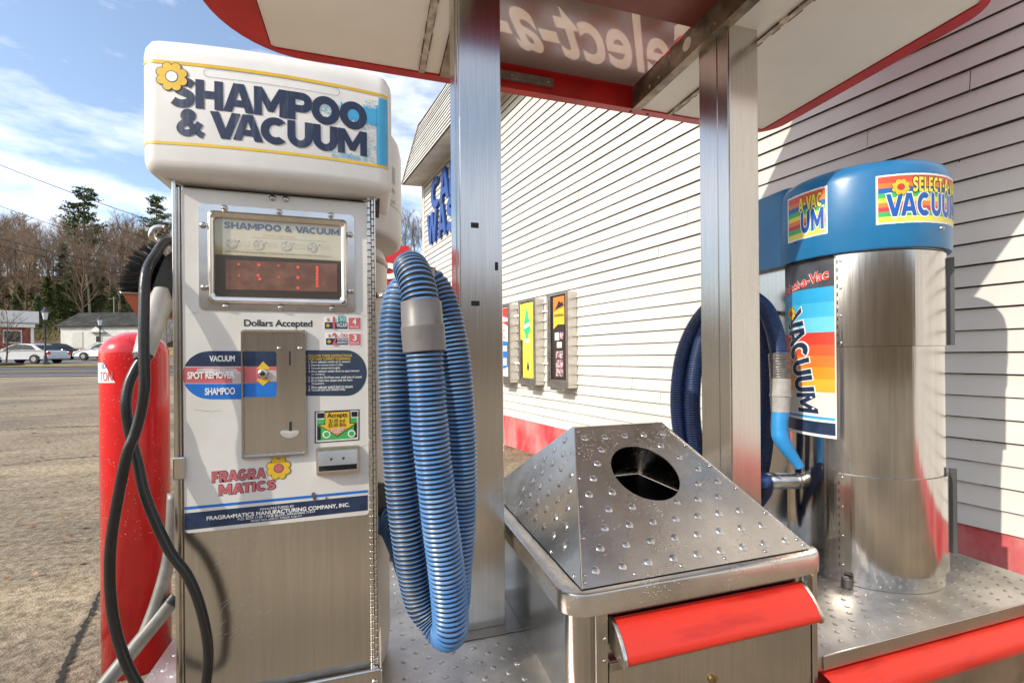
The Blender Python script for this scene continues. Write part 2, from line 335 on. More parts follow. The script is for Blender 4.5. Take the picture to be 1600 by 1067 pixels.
# ---------------------------------------------------------------- heavy sign lettering (own outlines)
def _arc(cx, cy, rx, ry, a0, a1, n=14): return [(cx + rx * math.cos(math.radians(a0 + (a1 - a0) * k / n)), cy + ry * math.sin(math.radians(a0 + (a1 - a0) * k / n))) for k in range(n + 1)]
def _strip(pts, t):
    d = catmull([(x, y, 0) for x, y in pts], 0.03); l_, r_ = [], []
    for i in range(len(d)):
        a, b = d[max(i - 1, 0)], d[min(i + 1, len(d) - 1)]; v = (b - a).normalized(); n_ = Vector((-v.y, v.x, 0)) * (t / 2); l_.append(d[i] + n_); r_.append(d[i] - n_)
    return [(p.x, p.y) for p in l_], [(p.x, p.y) for p in r_]
HV = {  # width, outlines ('o' outer+holes) or strips ('s')
 'H': (.95, [('o', [[(0, 0), (.28, 0), (.28, .38), (.67, .38), (.67, 0), (.95, 0), (.95, 1), (.67, 1), (.67, .62), (.28, .62), (.28, 1), (0, 1)]])]),
 'A': (1.1, [('o', [[(0, 0), (.29, 0), (.36, .2), (.74, .2), (.81, 0), (1.1, 0), (.73, 1), (.37, 1)], [(.43, .41), (.55, .76), (.67, .41)]])]),
 'M': (1.2, [('o', [[(0, 0), (.27, 0), (.27, .56), (.50, .16), (.70, .16), (.93, .56), (.93, 0), (1.2, 0), (1.2, 1), (.92, 1), (.60, .47), (.28, 1), (0, 1)]])]),
 'P': (.92, [('o', [[(0, 0), (.28, 0), (.28, .30)] + _arc(.56, .65, .36, .35, -90, 90) + [(0, 1)], [(.28, .53)] + _arc(.54, .65, .11, .12, -90, 90, 8) + [(.28, .77)]])]),
 'O': (1.08, [('o', [_arc(.54, .5, .54, .52, 0, 347, 26), _arc(.54, .5, .26, .27, 0, 340, 18)])]),
 'V': (1.1, [('o', [[(0, 1), (.40, 0), (.70, 0), (1.1, 1), (.80, 1), (.55, .36), (.30, 1)]])]),
 'C': (.98, [('o', [_arc(.54, .5, .54, .52, 46, 314, 26) + _arc(.54, .5, .26, .27, 300, 60, 18)])]),
 'G': (1.04, [('o', [_arc(.54, .5, .54, .52, 46, 320, 26) + [(1.02, .55), (.60, .55), (.60, .36), (.74, .36)] + _arc(.54, .5, .26, .27, 310, 60, 18)])]),
 'U': (.96, [('o', [[(0, 1)] + _arc(.48, .42, .48, .44, 180, 360) + [(.96, 1), (.68, 1)] + _arc(.48, .42, .20, .19, 360, 180) + [(.28, 1)]])]),
 'S': (.84, [('s', ([(.76, .77), (.64, .86), (.44, .885), (.22, .84), (.155, .71), (.25, .59), (.45, .52), (.64, .43), (.69, .29), (.60, .165), (.40, .115), (.19, .14), (.05, .23)], .25))]),
 '&': (1.0, [('s', ([(.98, .03), (.80, .13), (.36, .60), (.27, .75), (.34, .88), (.47, .90), (.58, .82), (.56, .70), (.42, .58)], .20)), ('s', ([(.40, .56), (.20, .42), (.13, .27), (.21, .14), (.40, .10), (.60, .19), (.76, .36), (.86, .52)], .21))]),
 'W': (1.4, [('o', [[(0, 1), (.28, 0), (.54, 0), (.70, .62), (.86, 0), (1.12, 0), (1.4, 1), (1.12, 1), (.98, .42), (.84, 1), (.56, 1), (.42, .42), (.28, 1)]])]),
 'E': (.72, [('o', [[(0, 0), (.72, 0), (.72, .22), (.28, .22), (.28, .39), (.66, .39), (.66, .61), (.28, .61), (.28, .78), (.72, .78), (.72, 1), (0, 1)]])]),
 'L': (.68, [('o', [[(0, 0), (.68, 0), (.68, .24), (.28, .24), (.28, 1), (0, 1)]])]),
 'T': (.84, [('o', [[(.28, 0), (.56, 0), (.56, .77), (.84, .77), (.84, 1), (0, 1), (0, .77), (.28, .77)]])]),
 'F': (.70, [('o', [[(0, 0), (.28, 0), (.28, .36), (.62, .36), (.62, .58), (.28, .58), (.28, .78), (.70, .78), (.70, 1), (0, 1)]])]),
 'R': (.95, [('o', [[(0, 0), (.28, 0), (.28, .32), (.36, .32), (.60, 0), (.95, 0), (.68, .36)] + _arc(.54, .66, .36, .34, -40, 90, 10) + [(0, 1)], [(.28, .55)] + _arc(.52, .665, .11, .115, -90, 90, 8) + [(.28, .78)]])]),
 'I': (.28, [('o', [[(0, 0), (.28, 0), (.28, 1), (0, 1)]])]),
 'D': (1.0, [('o', [[(0, 0)] + _arc(.46, .5, .54, .5, -90, 90) + [(0, 1)], [(.28, .23)] + _arc(.44, .5, .27, .27, -90, 90, 10) + [(.28, .77)]])]),
 '-': (.40, [('o', [[(0, .38), (.40, .38), (.40, .60), (0, .60)]])]),
 ' ': (.35, []),
}
KERN = {'VA': -.30, 'AV': -.30, 'AC': -.10, 'AM': -.02, 'FR': .02, 'RA': -.08, 'AT': -.2, 'LE': 0, 'A-': -.08, '-A': -.08, 'AG': -.08, 'WA': -.22, 'AS': -.05, 'PO': -.04}
def heavy_into(bm, s, fn, gap=0.06, grow=0.0, mi=0):
    x = 0; items = []
    for i, ch in enumerate(s):
        if i: x += gap + KERN.get(s[i - 1] + ch, 0)
        items.append((x, ch)); x += HV[ch][0]
    W_ = x; e = 1e-3
    for x0, ch in items:
        for pi, (kind, data) in enumerate(HV[ch][1]):
            def P(x, y):
                a, b = (x0 + x) / W_, y; p = fn(a, b)
                if pi:
                    n_ = (fn(a + e, b) - p).cross(fn(a, b + e) - p); n_.normalize(); p = p + n_ * 0.0003 * pi
                return p
            if kind == 's':
                l_, r_ = _strip(data[0], data[1] + 2 * grow); A = [bm.verts.new(P(*p)) for p in l_]; Bq = [bm.verts.new(P(*p)) for p in r_]
                for i in range(len(A) - 1): bm.faces.new((Bq[i], Bq[i + 1], A[i + 1], A[i])).material_index = mi
            else:
                t = B(); V2 = {}
                for loop in data:
                    if grow:
                        n_ = len(loop); area = sum(loop[i - 1][0] * loop[i][1] - loop[i][0] * loop[i - 1][1] for i in range(n_)); sg = 1 if area > 0 else -1
                        if loop is not data[0]: sg = -sg
                        q = []
                        for i in range(n_):
                            a = Vector(loop[i]) - Vector(loop[i - 1]); b = Vector(loop[(i + 1) % n_]) - Vector(loop[i]); a = a.normalized() if a.length > 1e-6 else b.normalized(); b = b.normalized() if b.length > 1e-6 else a
                            d = Vector((a.y + b.y, -(a.x + b.x))) * (0.5 * sg); d = d / max(0.5, d.length); q.append((loop[i][0] + d.x * grow, loop[i][1] + d.y * grow))
                        loop = q
                    vs = [t.verts.new((p[0], p[1], 0)) for p in loop]
                    for i in range(len(vs)): t.edges.new((vs[i], vs[(i + 1) % len(vs)]))
                bmesh.ops.triangle_fill(t, edges=list(t.edges), use_beauty=True, normal=(0, 0, 1))
                long = [e_ for e_ in t.edges if e_.calc_length() > 0.45]
                if long: bmesh.ops.subdivide_edges(t, edges=long, cuts=1)
                V = {v: bm.verts.new(P(v.co.x, v.co.y)) for v in t.verts}
                for f in t.faces:
                    f.normal_update(); vv = list(f.verts)
                    if f.normal.z < 0: vv.reverse()
                    bm.faces.new([V[v] for v in vv]).material_index = mi
                t.free()
# ---------------------------------------------------------------- car wash building
Wd = Vector((-0.196, 0.981, 0)).normalized(); Wn = Vector((-0.981, -0.196, 0)).normalized(); W0 = Vector((3.194, 1.486, 0))
def W(t, o, z): return W0 + Wd * t + Wn * o + Zv * z
def wall_hit(px, py, o=0.0):
    d = ray(px, py); p0 = W0 + Wn * o; s = (p0 - EYE).dot(Wn) / d.dot(Wn); p = EYE + d * s
    return (p - W0).dot(Wd), p.z
TC = 9.96
def clap_mat():
    m = mat('white_clapboard_paint', (0.575, 0.555, 0.515), 0.55, 0, 0.05, 2.0, 0.05, 70, spec=0.3)
    t = m.node_tree; lk = t.links.new; b = t.nodes['Principled BSDF']; src = b.inputs['Base Color'].links[0].from_socket
    tcn = N(t, 'ShaderNodeTexCoord'); n = N(t, 'ShaderNodeTexNoise', i_Scale=7.0, i_Detail=8.0, i_Roughness=0.75); lk(tcn.outputs['Object'], n.inputs['Vector'])
    r = N(t, 'ShaderNodeMapRange'); r.inputs['From Min'].default_value = 0.63; r.inputs['From Max'].default_value = 0.78; lk(n.outputs['Fac'], r.inputs[0])
    mx_ = N(t, 'ShaderNodeMixRGB'); mx_.inputs['Color2'].default_value = (0.55, 0.50, 0.42, 1); lk(r.outputs[0], mx_.inputs['Fac']); lk(src, mx_.inputs['Color1']); lk(mx_.outputs[0], b.inputs['Base Color'])
    return m
clap = clap_mat()
lap_shade_drips = mat('painted_lap_shade_and_drips', (0.035, 0.028, 0.02), 0.9, 0, 0.4, 9, c2=(0.11, 0.095, 0.07), th=(0.4, 0.7))  # paints the shade of the lap gaps; also the dirt drips
bld = thing('car_wash_building', 'long white clapboard building with faded red base behind the vacuum island', 'building', tuple(W(3, 0, 0)))
bm = B(); rw = random.Random(11); EXP = 0.119; ZB = 0.31
def boards(bm, pt, t0, t1, n, first=0, lmin=2.4, lmax=4.6, lip=0.017, gap=0.0035):
    "pt(t, k, o): k = board height coordinate in boards; laps with a gap painted dark under each butt edge"
    for i in range(n):
        t = t0 - rw.uniform(0, 3)
        while t < t1:
            ln = rw.uniform(lmin, lmax); a = max(t, t0); b_ = min(t + ln, t1) - 0.0032; t += ln
            if b_ - a < 0.05: continue
            d = rw.uniform(-0.0012, 0.0012); l_ = lip + rw.uniform(-0.003, 0.004); k0 = i + d / EXP + rw.uniform(-0.008, 0.008)
            q = [bm.verts.new(pt(a, k0, l_)), bm.verts.new(pt(b_, k0 + rw.uniform(-0.012, 0.012), l_)), bm.verts.new(pt(b_, i + 1.03, 0.001)), bm.verts.new(pt(a, i + 1.03, 0.001))]
            bm.faces.new(q)
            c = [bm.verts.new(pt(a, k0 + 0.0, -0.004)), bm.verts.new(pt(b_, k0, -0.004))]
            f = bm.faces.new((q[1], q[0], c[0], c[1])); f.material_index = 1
            # uneven dark strip below the butt edge, painting in the gap's shade
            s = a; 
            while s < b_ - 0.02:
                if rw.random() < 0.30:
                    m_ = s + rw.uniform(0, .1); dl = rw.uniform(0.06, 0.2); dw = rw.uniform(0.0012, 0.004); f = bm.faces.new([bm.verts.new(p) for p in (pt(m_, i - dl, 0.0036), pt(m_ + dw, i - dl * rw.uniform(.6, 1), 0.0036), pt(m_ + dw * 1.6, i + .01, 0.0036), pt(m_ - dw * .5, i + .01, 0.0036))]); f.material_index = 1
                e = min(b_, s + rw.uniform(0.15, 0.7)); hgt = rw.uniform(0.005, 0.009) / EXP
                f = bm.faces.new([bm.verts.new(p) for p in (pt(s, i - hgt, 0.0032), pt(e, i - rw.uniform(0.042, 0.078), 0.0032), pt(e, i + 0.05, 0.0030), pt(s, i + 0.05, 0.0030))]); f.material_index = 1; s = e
nb = int((5.40 - ZB) / EXP)
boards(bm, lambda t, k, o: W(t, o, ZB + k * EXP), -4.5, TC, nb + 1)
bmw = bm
obj('clapboard_wall', bmw, [clap, lap_shade_drips], bld)
bm = B(); box_p = [W(-4.5, -0.006, ZB), W(TC - 0.02, -0.006, ZB), W(TC - 0.02, -4.5, ZB), W(-4.5, -4.5, ZB)]
prism(bm, box_p, (0, 0, 5.1)); obj('wall_core', fix(bm), mat('dark_sheathing', (0.06, 0.05, 0.04), 0.9), bld)
fred = mat('faded_red_masonry', (0.46, 0.05, 0.06), 0.8, 0, 0.2, 3.2, 0.15, 30, c2=(0.62, 0.26, 0.24), th=(0.38, 0.68), stretch=(1, 1, 0.5), spec=0.25)
bm = B(); prism(bm, [W(-4.5, 0.004, -1), W(TC + 0.01, 0.004, -1), W(TC + 0.01, -4.4, -1), W(-4.5, -4.4, -1)], (0, 0, 1.305)); obj('foundation', fix(bm), fred, bld)
bm = B(); prism(bm, [W(TC - 0.02, 0.03, ZB), W(TC + 0.03, 0.03, ZB), W(TC + 0.03, -0.1, ZB), W(TC - 0.02, -0.1, ZB)], (0, 0, 5.09)); prism(bm, [W(TC - 0.10, 0.022, ZB), W(TC - 0.022, 0.022, ZB), W(TC - 0.022, 0, ZB), W(TC - 0.10, 0, ZB)], (0, 0, 5.09)); obj('corner_trim', fix(bm), clap, bld)
# mansard with its own laps, soffit below it
MS = [(0.48, 5.36), (0.06, 6.86), (-0.62, 7.95)]
bm = B()
for (o0, z0), (o1, z1) in zip(MS, MS[1:]):
    L_ = math.hypot(o1 - o0, z1 - z0); n_ = int(L_ / EXP); up = Vector((o1 - o0, z1 - z0)) / L_; nr = Vector((up.y, -up.x))
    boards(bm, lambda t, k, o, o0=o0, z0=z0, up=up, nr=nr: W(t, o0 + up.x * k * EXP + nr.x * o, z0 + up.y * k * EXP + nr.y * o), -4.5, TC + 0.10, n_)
obj('mansard_siding', bm, [clap, lap_shade_drips], bld)
bm = B(); prof = [(0.475, 5.37), (0.05, 6.86), (-0.63, 7.95), (-3.0, 8.2), (-4.4, 8.2), (-4.4, 5.42), (0.0, 5.42)]
prism(bm, [W(-4.5, o, z) for o, z in prof], Wd * (TC + 4.5 + 0.095)); obj('roof', fix(bm), clap, bld)
bm = B(); prism(bm, [W(-4.5, 0.46, 5.355), W(TC + 0.1, 0.46, 5.355), W(TC + 0.1, 0.0, 5.40), W(-4.5, 0.0, 5.40)], (0, 0, 0.012)); obj('soffit', fix(bm), mat('soffit_paint', (0.55, 0.52, 0.46), 0.6, 0, 0.15, 3), bld)
bm = B(); a = [W(TC + 0.098, o, z) for o, z in MS]; b_ = [W(TC + 0.098, o + 0.03, z + 0.03) for o, z in MS]
for i in range(2): prism(bm, [a[i], a[i + 1], b_[i + 1], b_[i]], Wd * 0.03)
obj('edge_trim', fix(bm), galv, bld)

# raised blue letters on the wall
sign = thing('wall_sign', 'raised blue CAR WASH letters mounted on the white clapboard wall', 'sign', tuple(W(8.5, 0.02, 4)))
signb = mat('blue_sign_letter', (0.008, 0.055, 0.26), 0.35, 0, 0.1, 5)
def wall_word(word, pxl, pyt, pyb, lw):
    t, zt = wall_hit(pxl, pyt, 0.05); _, zb = wall_hit(pxl, pyb, 0.05)
    for ch in word:
        wd = lw * {'W': 1.35, 'A': 1.0}.get(ch, 0.92)
        bm = B(); heavy_into(bm, ch, lambda a, b, t=t, wd=wd: W(t - wd * a, 0.03, zb + (zt - zb) * b))
        r = bmesh.ops.extrude_face_region(bm, geom=list(bm.faces)); bmesh.ops.translate(bm, vec=Wn * 0.045, verts=[v for v in r['geom'] if isinstance(v, bmesh.types.BMVert)])
        obj('letter', fix(bm), signb, sign); t -= wd * 1.10
wall_word('CAR', 674.5, 284, 331, 0.56); wall_word('WASH', 668.5, 339, 385, 0.50)

# vending dispensers on the wall
def dispenser(t0, label, draw):
    th = thing('wall_dispenser', label, 'dispenser', tuple(W(t0 + 0.22, 0, 0.85)), 'coin dispensers on the clapboard wall')
    z0, z1, wd, dp = 0.86, 2.05, 0.44, 0.17
    bm = B(); pts = [W(t0, 0.012, z0), W(t0 + wd, 0.012, z0), W(t0 + wd, dp - 0.012, z0), W(t0, dp - 0.012, z0)]
    prism(bm, pts, (0, 0, z1 - z0)); fix(bm); bmesh.ops.bevel(bm, geom=list(bm.edges), offset=0.006, segments=2, affect='EDGES'); obj('cabinet', bm, steel_b, th)
    bm = B()
    for a, b, c, d in ((0, wd, 0, 0.10), (0, wd, z1 - z0 - 0.03, z1 - z0), (0, 0.02, 0.1, z1 - z0 - 0.03), (wd - 0.09, wd, 0.1, z1 - z0 - 0.03)):
        prism(bm, [W(t0 + a + 0.002, dp - 0.010, z0 + c), W(t0 + b - 0.002, dp - 0.010, z0 + c), W(t0 + b - 0.002, dp + 0.006, z0 + c), W(t0 + a + 0.002, dp + 0.006, z0 + c)], (0, 0, d - c - 0.002))
    obj('door_frame', fix(bm), steel_d, th)
    bm = B(); ngon(bm, [W(t0 + 0.02, dp - 0.008, z0 + 0.1), W(t0 + 0.02, dp - 0.008, z1 - 0.03), W(t0 + wd - 0.09, dp - 0.008, z1 - 0.03), W(t0 + wd - 0.09, dp - 0.008, z0 + 0.1)]); obj('door_panel', bm, darkm, th)
    def q(a0, b0, a1, b1, lift=0.0): return [W(t0 + wd * (1 - a), dp + 0.0065 + lift, z0 + (z1 - z0) * b) for a, b in ((a0, b0), (a1, b0), (a1, b1), (a0, b1))]
    def pt(a, b, lift=0.0): return W(t0 + wd * (1 - a), dp + 0.0065 + lift, z0 + (z1 - z0) * b)
    draw(th, q, pt)
    for zz in (0.25, 0.82):
        bm = B(); tube(bm, [W(t0 + wd - 0.03, dp + 0.01, z0 + zz * 1.19), W(t0 + wd + 0.02, dp + 0.05, z0 + zz * 1.19)], 0.014, 10); obj('lock', bm, steel_b, th)
    bm = B(); tube(bm, [W(t0 + wd - 0.045, dp + 0.012, z0 + 0.06), W(t0 + wd - 0.045, dp + 0.012, z1 - 0.06)], 0.008, 8); obj('rod', bm, steel_b, th)
    bm = B(); prism(bm, [W(t0 + 0.04, dp, z0 - 0.03), W(t0 + 0.30, dp, z0 - 0.03), W(t0 + 0.30, dp + 0.05, z0 - 0.03), W(t0 + 0.04, dp + 0.05, z0 - 0.03)], (0, 0, 0.035)); obj('dispensing_tray', fix(bm), steel_d, th)
def dec(th, name, m_, polys):
    bm = B()
    for p in polys: ngon(bm, p)
    obj(name, bm, m_, th)
def d_black(th, q, pt):
    dec(th, 'advert_card', mat('dark_brown_card', (0.035, 0.018, 0.014), 0.4), [q(0.36, 0.09, 0.93, 0.96)])
    dec(th, 'advert_field', yellow, [[pt(0.37, 0.62, .001), pt(0.6, 0.665, .001), pt(0.92, 0.66, .001), pt(0.92, 0.84, .001), pt(0.37, 0.80, .001)]])
    dec(th, 'advert_sunset', orange, [[pt(0.37, 0.80, .0011), pt(0.92, 0.84, .0011), pt(0.92, 0.955, .0011), pt(0.37, 0.955, .0011)]])
    dec(th, 'advert_mountain', blackink, [[pt(0.44, 0.82, .002), pt(0.9, 0.855, .002), pt(0.82, 0.90, .002), pt(0.75, 0.885, .002), pt(0.66, 0.915, .002), pt(0.56, 0.865, .002)]])
    bm = B(); text_into(bm, 'ORIGINAL', lambda a, b: pt(0.40 + 0.5 * a, 0.745 + 0.03 * b, .002), 0.03); obj('advert_lettering', bm, blackink, th)
    dec(th, 'advert_photo', whiteink, [q(0.44, 0.50, 0.66, 0.58, .002), q(0.54, 0.42, 0.78, 0.48, .002)])
    dec(th, 'advert_photo', mat('pale_pink_print', (0.45, 0.30, 0.32), 0.5, 0, 0.8, 25), [q(0.48, 0.31, 0.84, 0.385, .002), q(0.48, 0.21, 0.84, 0.295, .002), q(0.48, 0.12, 0.84, 0.20, .002), q(0.7, 0.51, 0.86, 0.58, .002)])
def d_yellow(th, q, pt):
    yl = mat('lemon_card', (0.82, 0.70, 0.06), 0.45, 0, 0.03)
    dec(th, 'advert_card', yl, [q(0.30, 0.08, 0.95, 0.96), q(0.16, 0.53, 0.30, 0.955)])
    tr = [(0.58, 0.91), (0.68, 0.82), (0.65, 0.82), (0.76, 0.73), (0.71, 0.73), (0.83, 0.64), (0.74, 0.635), (0.70, 0.585), (0.65, 0.585), (0.65, 0.545), (0.74, 0.545), (0.74, 0.49), (0.40, 0.49), (0.40, 0.545), (0.50, 0.545), (0.50, 0.585), (0.45, 0.585), (0.41, 0.635), (0.32, 0.64), (0.43, 0.73), (0.39, 0.73), (0.50, 0.82), (0.47, 0.82)]
    dec(th, 'advert_tree', mat('bright_green_ink', (0.03, 0.48, 0.22), 0.45), [[pt(a, b, .001) for a, b in tr]])
    dec(th, 'advert_strip', whiteink, [[pt(0.40, 0.655, .002), pt(0.76, 0.69, .002), pt(0.76, 0.735, .002), pt(0.40, 0.70, .002)], q(0.42, 0.50, 0.72, 0.54, .002)])
    dec(th, 'advert_note', mat('ochre_print', (0.55, 0.42, 0.12), 0.5), [q(0.42, 0.345, 0.8, 0.355, .002), q(0.42, 0.32, 0.8, 0.33, .002), q(0.42, 0.37, 0.8, 0.378, .002)] + [q(0.36 + 0.14 * i, 0.40 + 0.05 * j, 0.43 + 0.14 * i, 0.43 + 0.05 * j, .002) for i in range(4) for j in range(2)])
    dec(th, 'advert_emblem', navy, [[pt(0.63, 0.15, .002), pt(0.71, 0.20, .002), pt(0.63, 0.29, .002), pt(0.55, 0.20, .002)]])
def d_blue(th, q, pt):
    dec(th, 'advert_card', whiteink, [q(0.25, 0.08, 0.95, 0.96)])
    dec(th, 'advert_red_band', redink, [[pt(0.25, 0.88, .001), pt(0.95, 0.82, .001), pt(0.95, 0.955, .001), pt(0.25, 0.955, .001)], [pt(0.5, 0.78, .001), pt(0.95, 0.72, .001), pt(0.95, 0.78, .001)]])
    dec(th, 'advert_blue_band', blueink, [[pt(0.25, 0.14, .001), pt(0.95, 0.20, .001), pt(0.95, 0.52, .001), pt(0.25, 0.55, .001)]])
    dec(th, 'advert_print', redink, [q(0.4 + 0.12 * (i % 3), 0.56 + 0.045 * (i // 3), 0.49 + 0.12 * (i % 3), 0.59 + 0.045 * (i // 3), .002) for i in (0, 2, 4, 6, 8)])
    dec(th, 'advert_print', whiteink, [q(0.5, 0.40 + 0.025 * i, 0.9, 0.417 + 0.025 * i, .002) for i in range(3)] + [q(0.5, 0.22 + 0.02 * i, 0.88, 0.232 + 0.02 * i, .002) for i in range(5)])
dispenser(3.80, 'steel wall dispenser with black and orange card reading ORIGINAL', d_black)
dispenser(4.565, 'steel wall dispenser with yellow card showing a green pine tree', d_yellow)
dispenser(5.31, 'steel wall dispenser with red white and blue card half behind the post', d_blue)
bm = B(); ngon(bm, [W(t, 0.004, z) for t, z in ((9.3, 2.6), (9.9, 2.6), (9.9, 3.3), (9.3, 3.3))]); bm.free()

# ---------------------------------------------------------------- the raised service island
ZP = H - 0.96                              # top of the steel deck
XL, XR, YF, YB = -0.66, 2.68, 1.115, 2.25
isl = thing('service_island', 'raised steel island with dimpled wet deck and red bumper under its lip', 'island', (1.0, 1.6, 0.0))
def bumps(bm, pt, nrm, u0, u1, v0, v1, su, sv, r=0.0085, h=0.0035, skip=None, rnd=None):
    i = 0; v = v0
    while v <= v1:
        u = u0 + (su / 2 if i % 2 else 0)
        while u <= u1:
            uu, vv = u + R0.uniform(-.003, .003), v + R0.uniform(-.003, .003)
            if not (skip and skip(uu, vv)): dome(bm, pt(uu, vv), nrm, r, h, 10, 3)
            u += su
        v += sv; i += 1
deckm = mat('stainless_deck_wet', (0.60, 0.565, 0.51), 0.42, 1.0, 0.25, 3.5, 0.05, 30, rvar=0.12, drops=0.6, dscale=70)
def skipd(x, y):
    return (0.45 < x < 1.40) or (x - 2.145) ** 2 + (y - 1.564) ** 2 < 0.31 ** 2 or (x + 0.21) ** 2 + (y - 1.52) ** 2 < 0.28 ** 2 or (-0.45 < x < 0.03 and 1.24 < y < 1.6) or (0.24 < x < 0.5 and 1.5 < y < 1.83) or (1.4 < x < 1.65 and 1.5 < y < 1.83)
for x0, x1 in ((XL, 1.3), (1.302, XR)):
    bm = B(); box(bm, x0, x1, YF, YB, ZP - 0.05, ZP - 0.0005, 0.004)
    bumps(bm, lambda u, v: Vector((u, v, ZP - 0.0006)), (0, 0, 1), x0 + 0.04, x1 - 0.04, YF + 0.04, YB - 0.04, 0.075, 0.0375, 0.0095, 0.0028, skipd)
    obj('deck_plate', bm, deckm, isl, smooth=True, auto=35)
for x0, x1 in ((1.362, XR + 0.004), (XL - 0.004, 0.47)): bm = B(); box(bm, x0, x1, YF - 0.006, YF - 0.0005, ZP - 0.045, ZP + 0.002, 0.002); obj('front_lip', bm, steel, isl)
for x0, x1 in ((1.362, XR), (XL, 0.47)):
    bm = B(); loft(bm, [[(x, YF + 0.02 - 0.085 * math.sin(a), ZP - 0.055 - 0.10 * (1 - math.cos(a)) / 2 * 1.1) for a in [PI * k / 12 for k in range(13)]] for x in (x0, (x0 + x1) / 2, x1)], close=False)
    obj('red_bumper', fix(bm), redroll, isl, smooth=True)
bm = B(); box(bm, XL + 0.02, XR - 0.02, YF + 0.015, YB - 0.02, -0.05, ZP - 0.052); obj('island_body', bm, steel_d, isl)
for X0 in (0.30, 1.447):
    pass
# seam strip and post base plates belong to the canopy posts below

# ---------------------------------------------------------------- canopy on two posts
can = thing('canopy', 'red trimmed canopy with cream underside carried on two square steel posts', 'canopy', (0.95, 1.66, ZP))
PWX, PWY, PY0 = 0.1510, 0.185, 1.58
def post(x0, y0):
    bm = B(); x1, y1 = x0 + PWX, y0 + PWY
    box(bm, x0, x1, y0, y1, ZP + 0.005, H + 1.395, 0.003, 2)
    box(bm, x0 - 0.003, x0 + 0.0, y0 + 0.07, y0 + 0.075, ZP + 0.01, H + 1.39)
    box(bm, x0 - 0.0045, x0 - 0.0005, y0 + 0.004, y0 + 0.012, ZP + 0.01, H + 1.39)
    p = obj('post', bm, steel, can)
    bm = B(); box(bm, x0 - 0.05, x1 + 0.05, y0 - 0.045, y1 + 0.05, ZP + 0.0005, ZP + 0.006, 0.002); obj('base_plate', bm, steel_d, p)
    return p
post1 = post(0.2995, PY0); post2 = post(1.4465, PY0)
bm = B()
for px, py, w_, h_ in ((742, 352, 12, 9), (776, 416, 5, 13), (743, 474, 13, 8)):
    a = PY(px - w_ / 2, py - h_ / 2, PY0 - 0.0015); b_ = PY(px + w_ / 2, py + h_ / 2, PY0 - 0.0015)
    ngon(bm, [(a.x, a.y, b_.z), (b_.x, a.y, b_.z), (b_.x, a.y, a.z), (a.x, a.y, a.z)])
obj('tape_patch', fix(bm), darkm, post1)
# fascia: rounded plan
FX0, FX1, FY0, FY1, ZC = -0.615, 2.40, 1.14, 2.32, H + 1.38
def plan(x0, x1, y0, y1, rl, rr, n=10):
    p = []
    for cx, cy, a0, r in ((x1 - rr, y1 - rr, 0, rr), (x0 + rl, y1 - rl, 90, rl), (x0 + rl, y0 + rl, 180, rl), (x1 - rr, y0 + rr, 270, rr)):
        for k in range(n + 1): a = math.radians(a0 + 90 * k / n); p.append((cx + r * math.cos(a), cy + r * math.sin(a)))
    return p
OUT_ = plan(FX0, FX1, FY0, FY1, 0.34, 0.16); INN = plan(FX0 + 0.20, FX1 - 0.075, FY0 + 0.05, FY1 - 0.05, 0.03, 0.03)
bm = B(); ft = ZC + 0.16
loft(bm, [[(x, y, ZC) for x, y in INN], [(x, y, ZC) for x, y in OUT_], [(x, y, ft) for x, y in OUT_], [(x, y, ft) for x, y in INN], [(x, y, ZC) for x, y in INN]])
bmesh.ops.remove_doubles(bm, verts=bm.verts, dist=1e-5); obj('fascia', fix(bm), redp, can)
bxl, bxr = 0.335, 1.412
def panel(x0, x1, y0, y1, z, th_, m_, nm='ceiling_panel'):
    bm = B(); box(bm, x0, x1, y0, y1, z, z + th_, 0.0015); return obj(nm, bm, m_, can)
panel(FX0 + 0.203, 0.232, FY0 + 0.052, FY1 - 0.052, ZC + 0.006, 0.012, ceilm); panel(0.262, bxl - 0.003, FY0 + 0.052, FY1 - 0.052, ZC + 0.008, 0.012, ceilm)
panel(bxr + 0.055, 1.640, FY0 + 0.052, FY1 - 0.052, ZC + 0.007, 0.012, ceilm); panel(1.672, FX1 - 0.078, FY0 + 0.052, FY1 - 0.052, ZC + 0.006, 0.012, ceilm)
rj = random.Random(3)
for xa in (0.247, 1.656):
    bm = B()
    box(bm, xa - 0.0145, xa + 0.0145, FY0 + 0.052, FY1 - 0.052, ZC - 0.001, ZC + 0.012, 0.002)
    obj('joint_strip', bm, mat('flaking_cream_strip', (0.58, 0.50, 0.40), 0.6, 0, 0.35, 18), can)
for xa in (0.2325, 0.2615, 1.6415, 1.6705):
    bm = B(); y = FY0 + 0.06
    while y < FY1 - 0.06:
        l_ = rj.uniform(0.02, 0.12); ww = rj.uniform(0.001, 0.005); box(bm, xa - ww / 2, xa + ww / 2, y, min(y + l_, FY1 - 0.055), ZC - 0.003, ZC + 0.004); y += l_ + rj.uniform(0, 0.05)
    obj('old_sealant', bm, mat('old_sealant', (0.10, 0.07, 0.05), 0.8, 0, 0.5, 30), can)
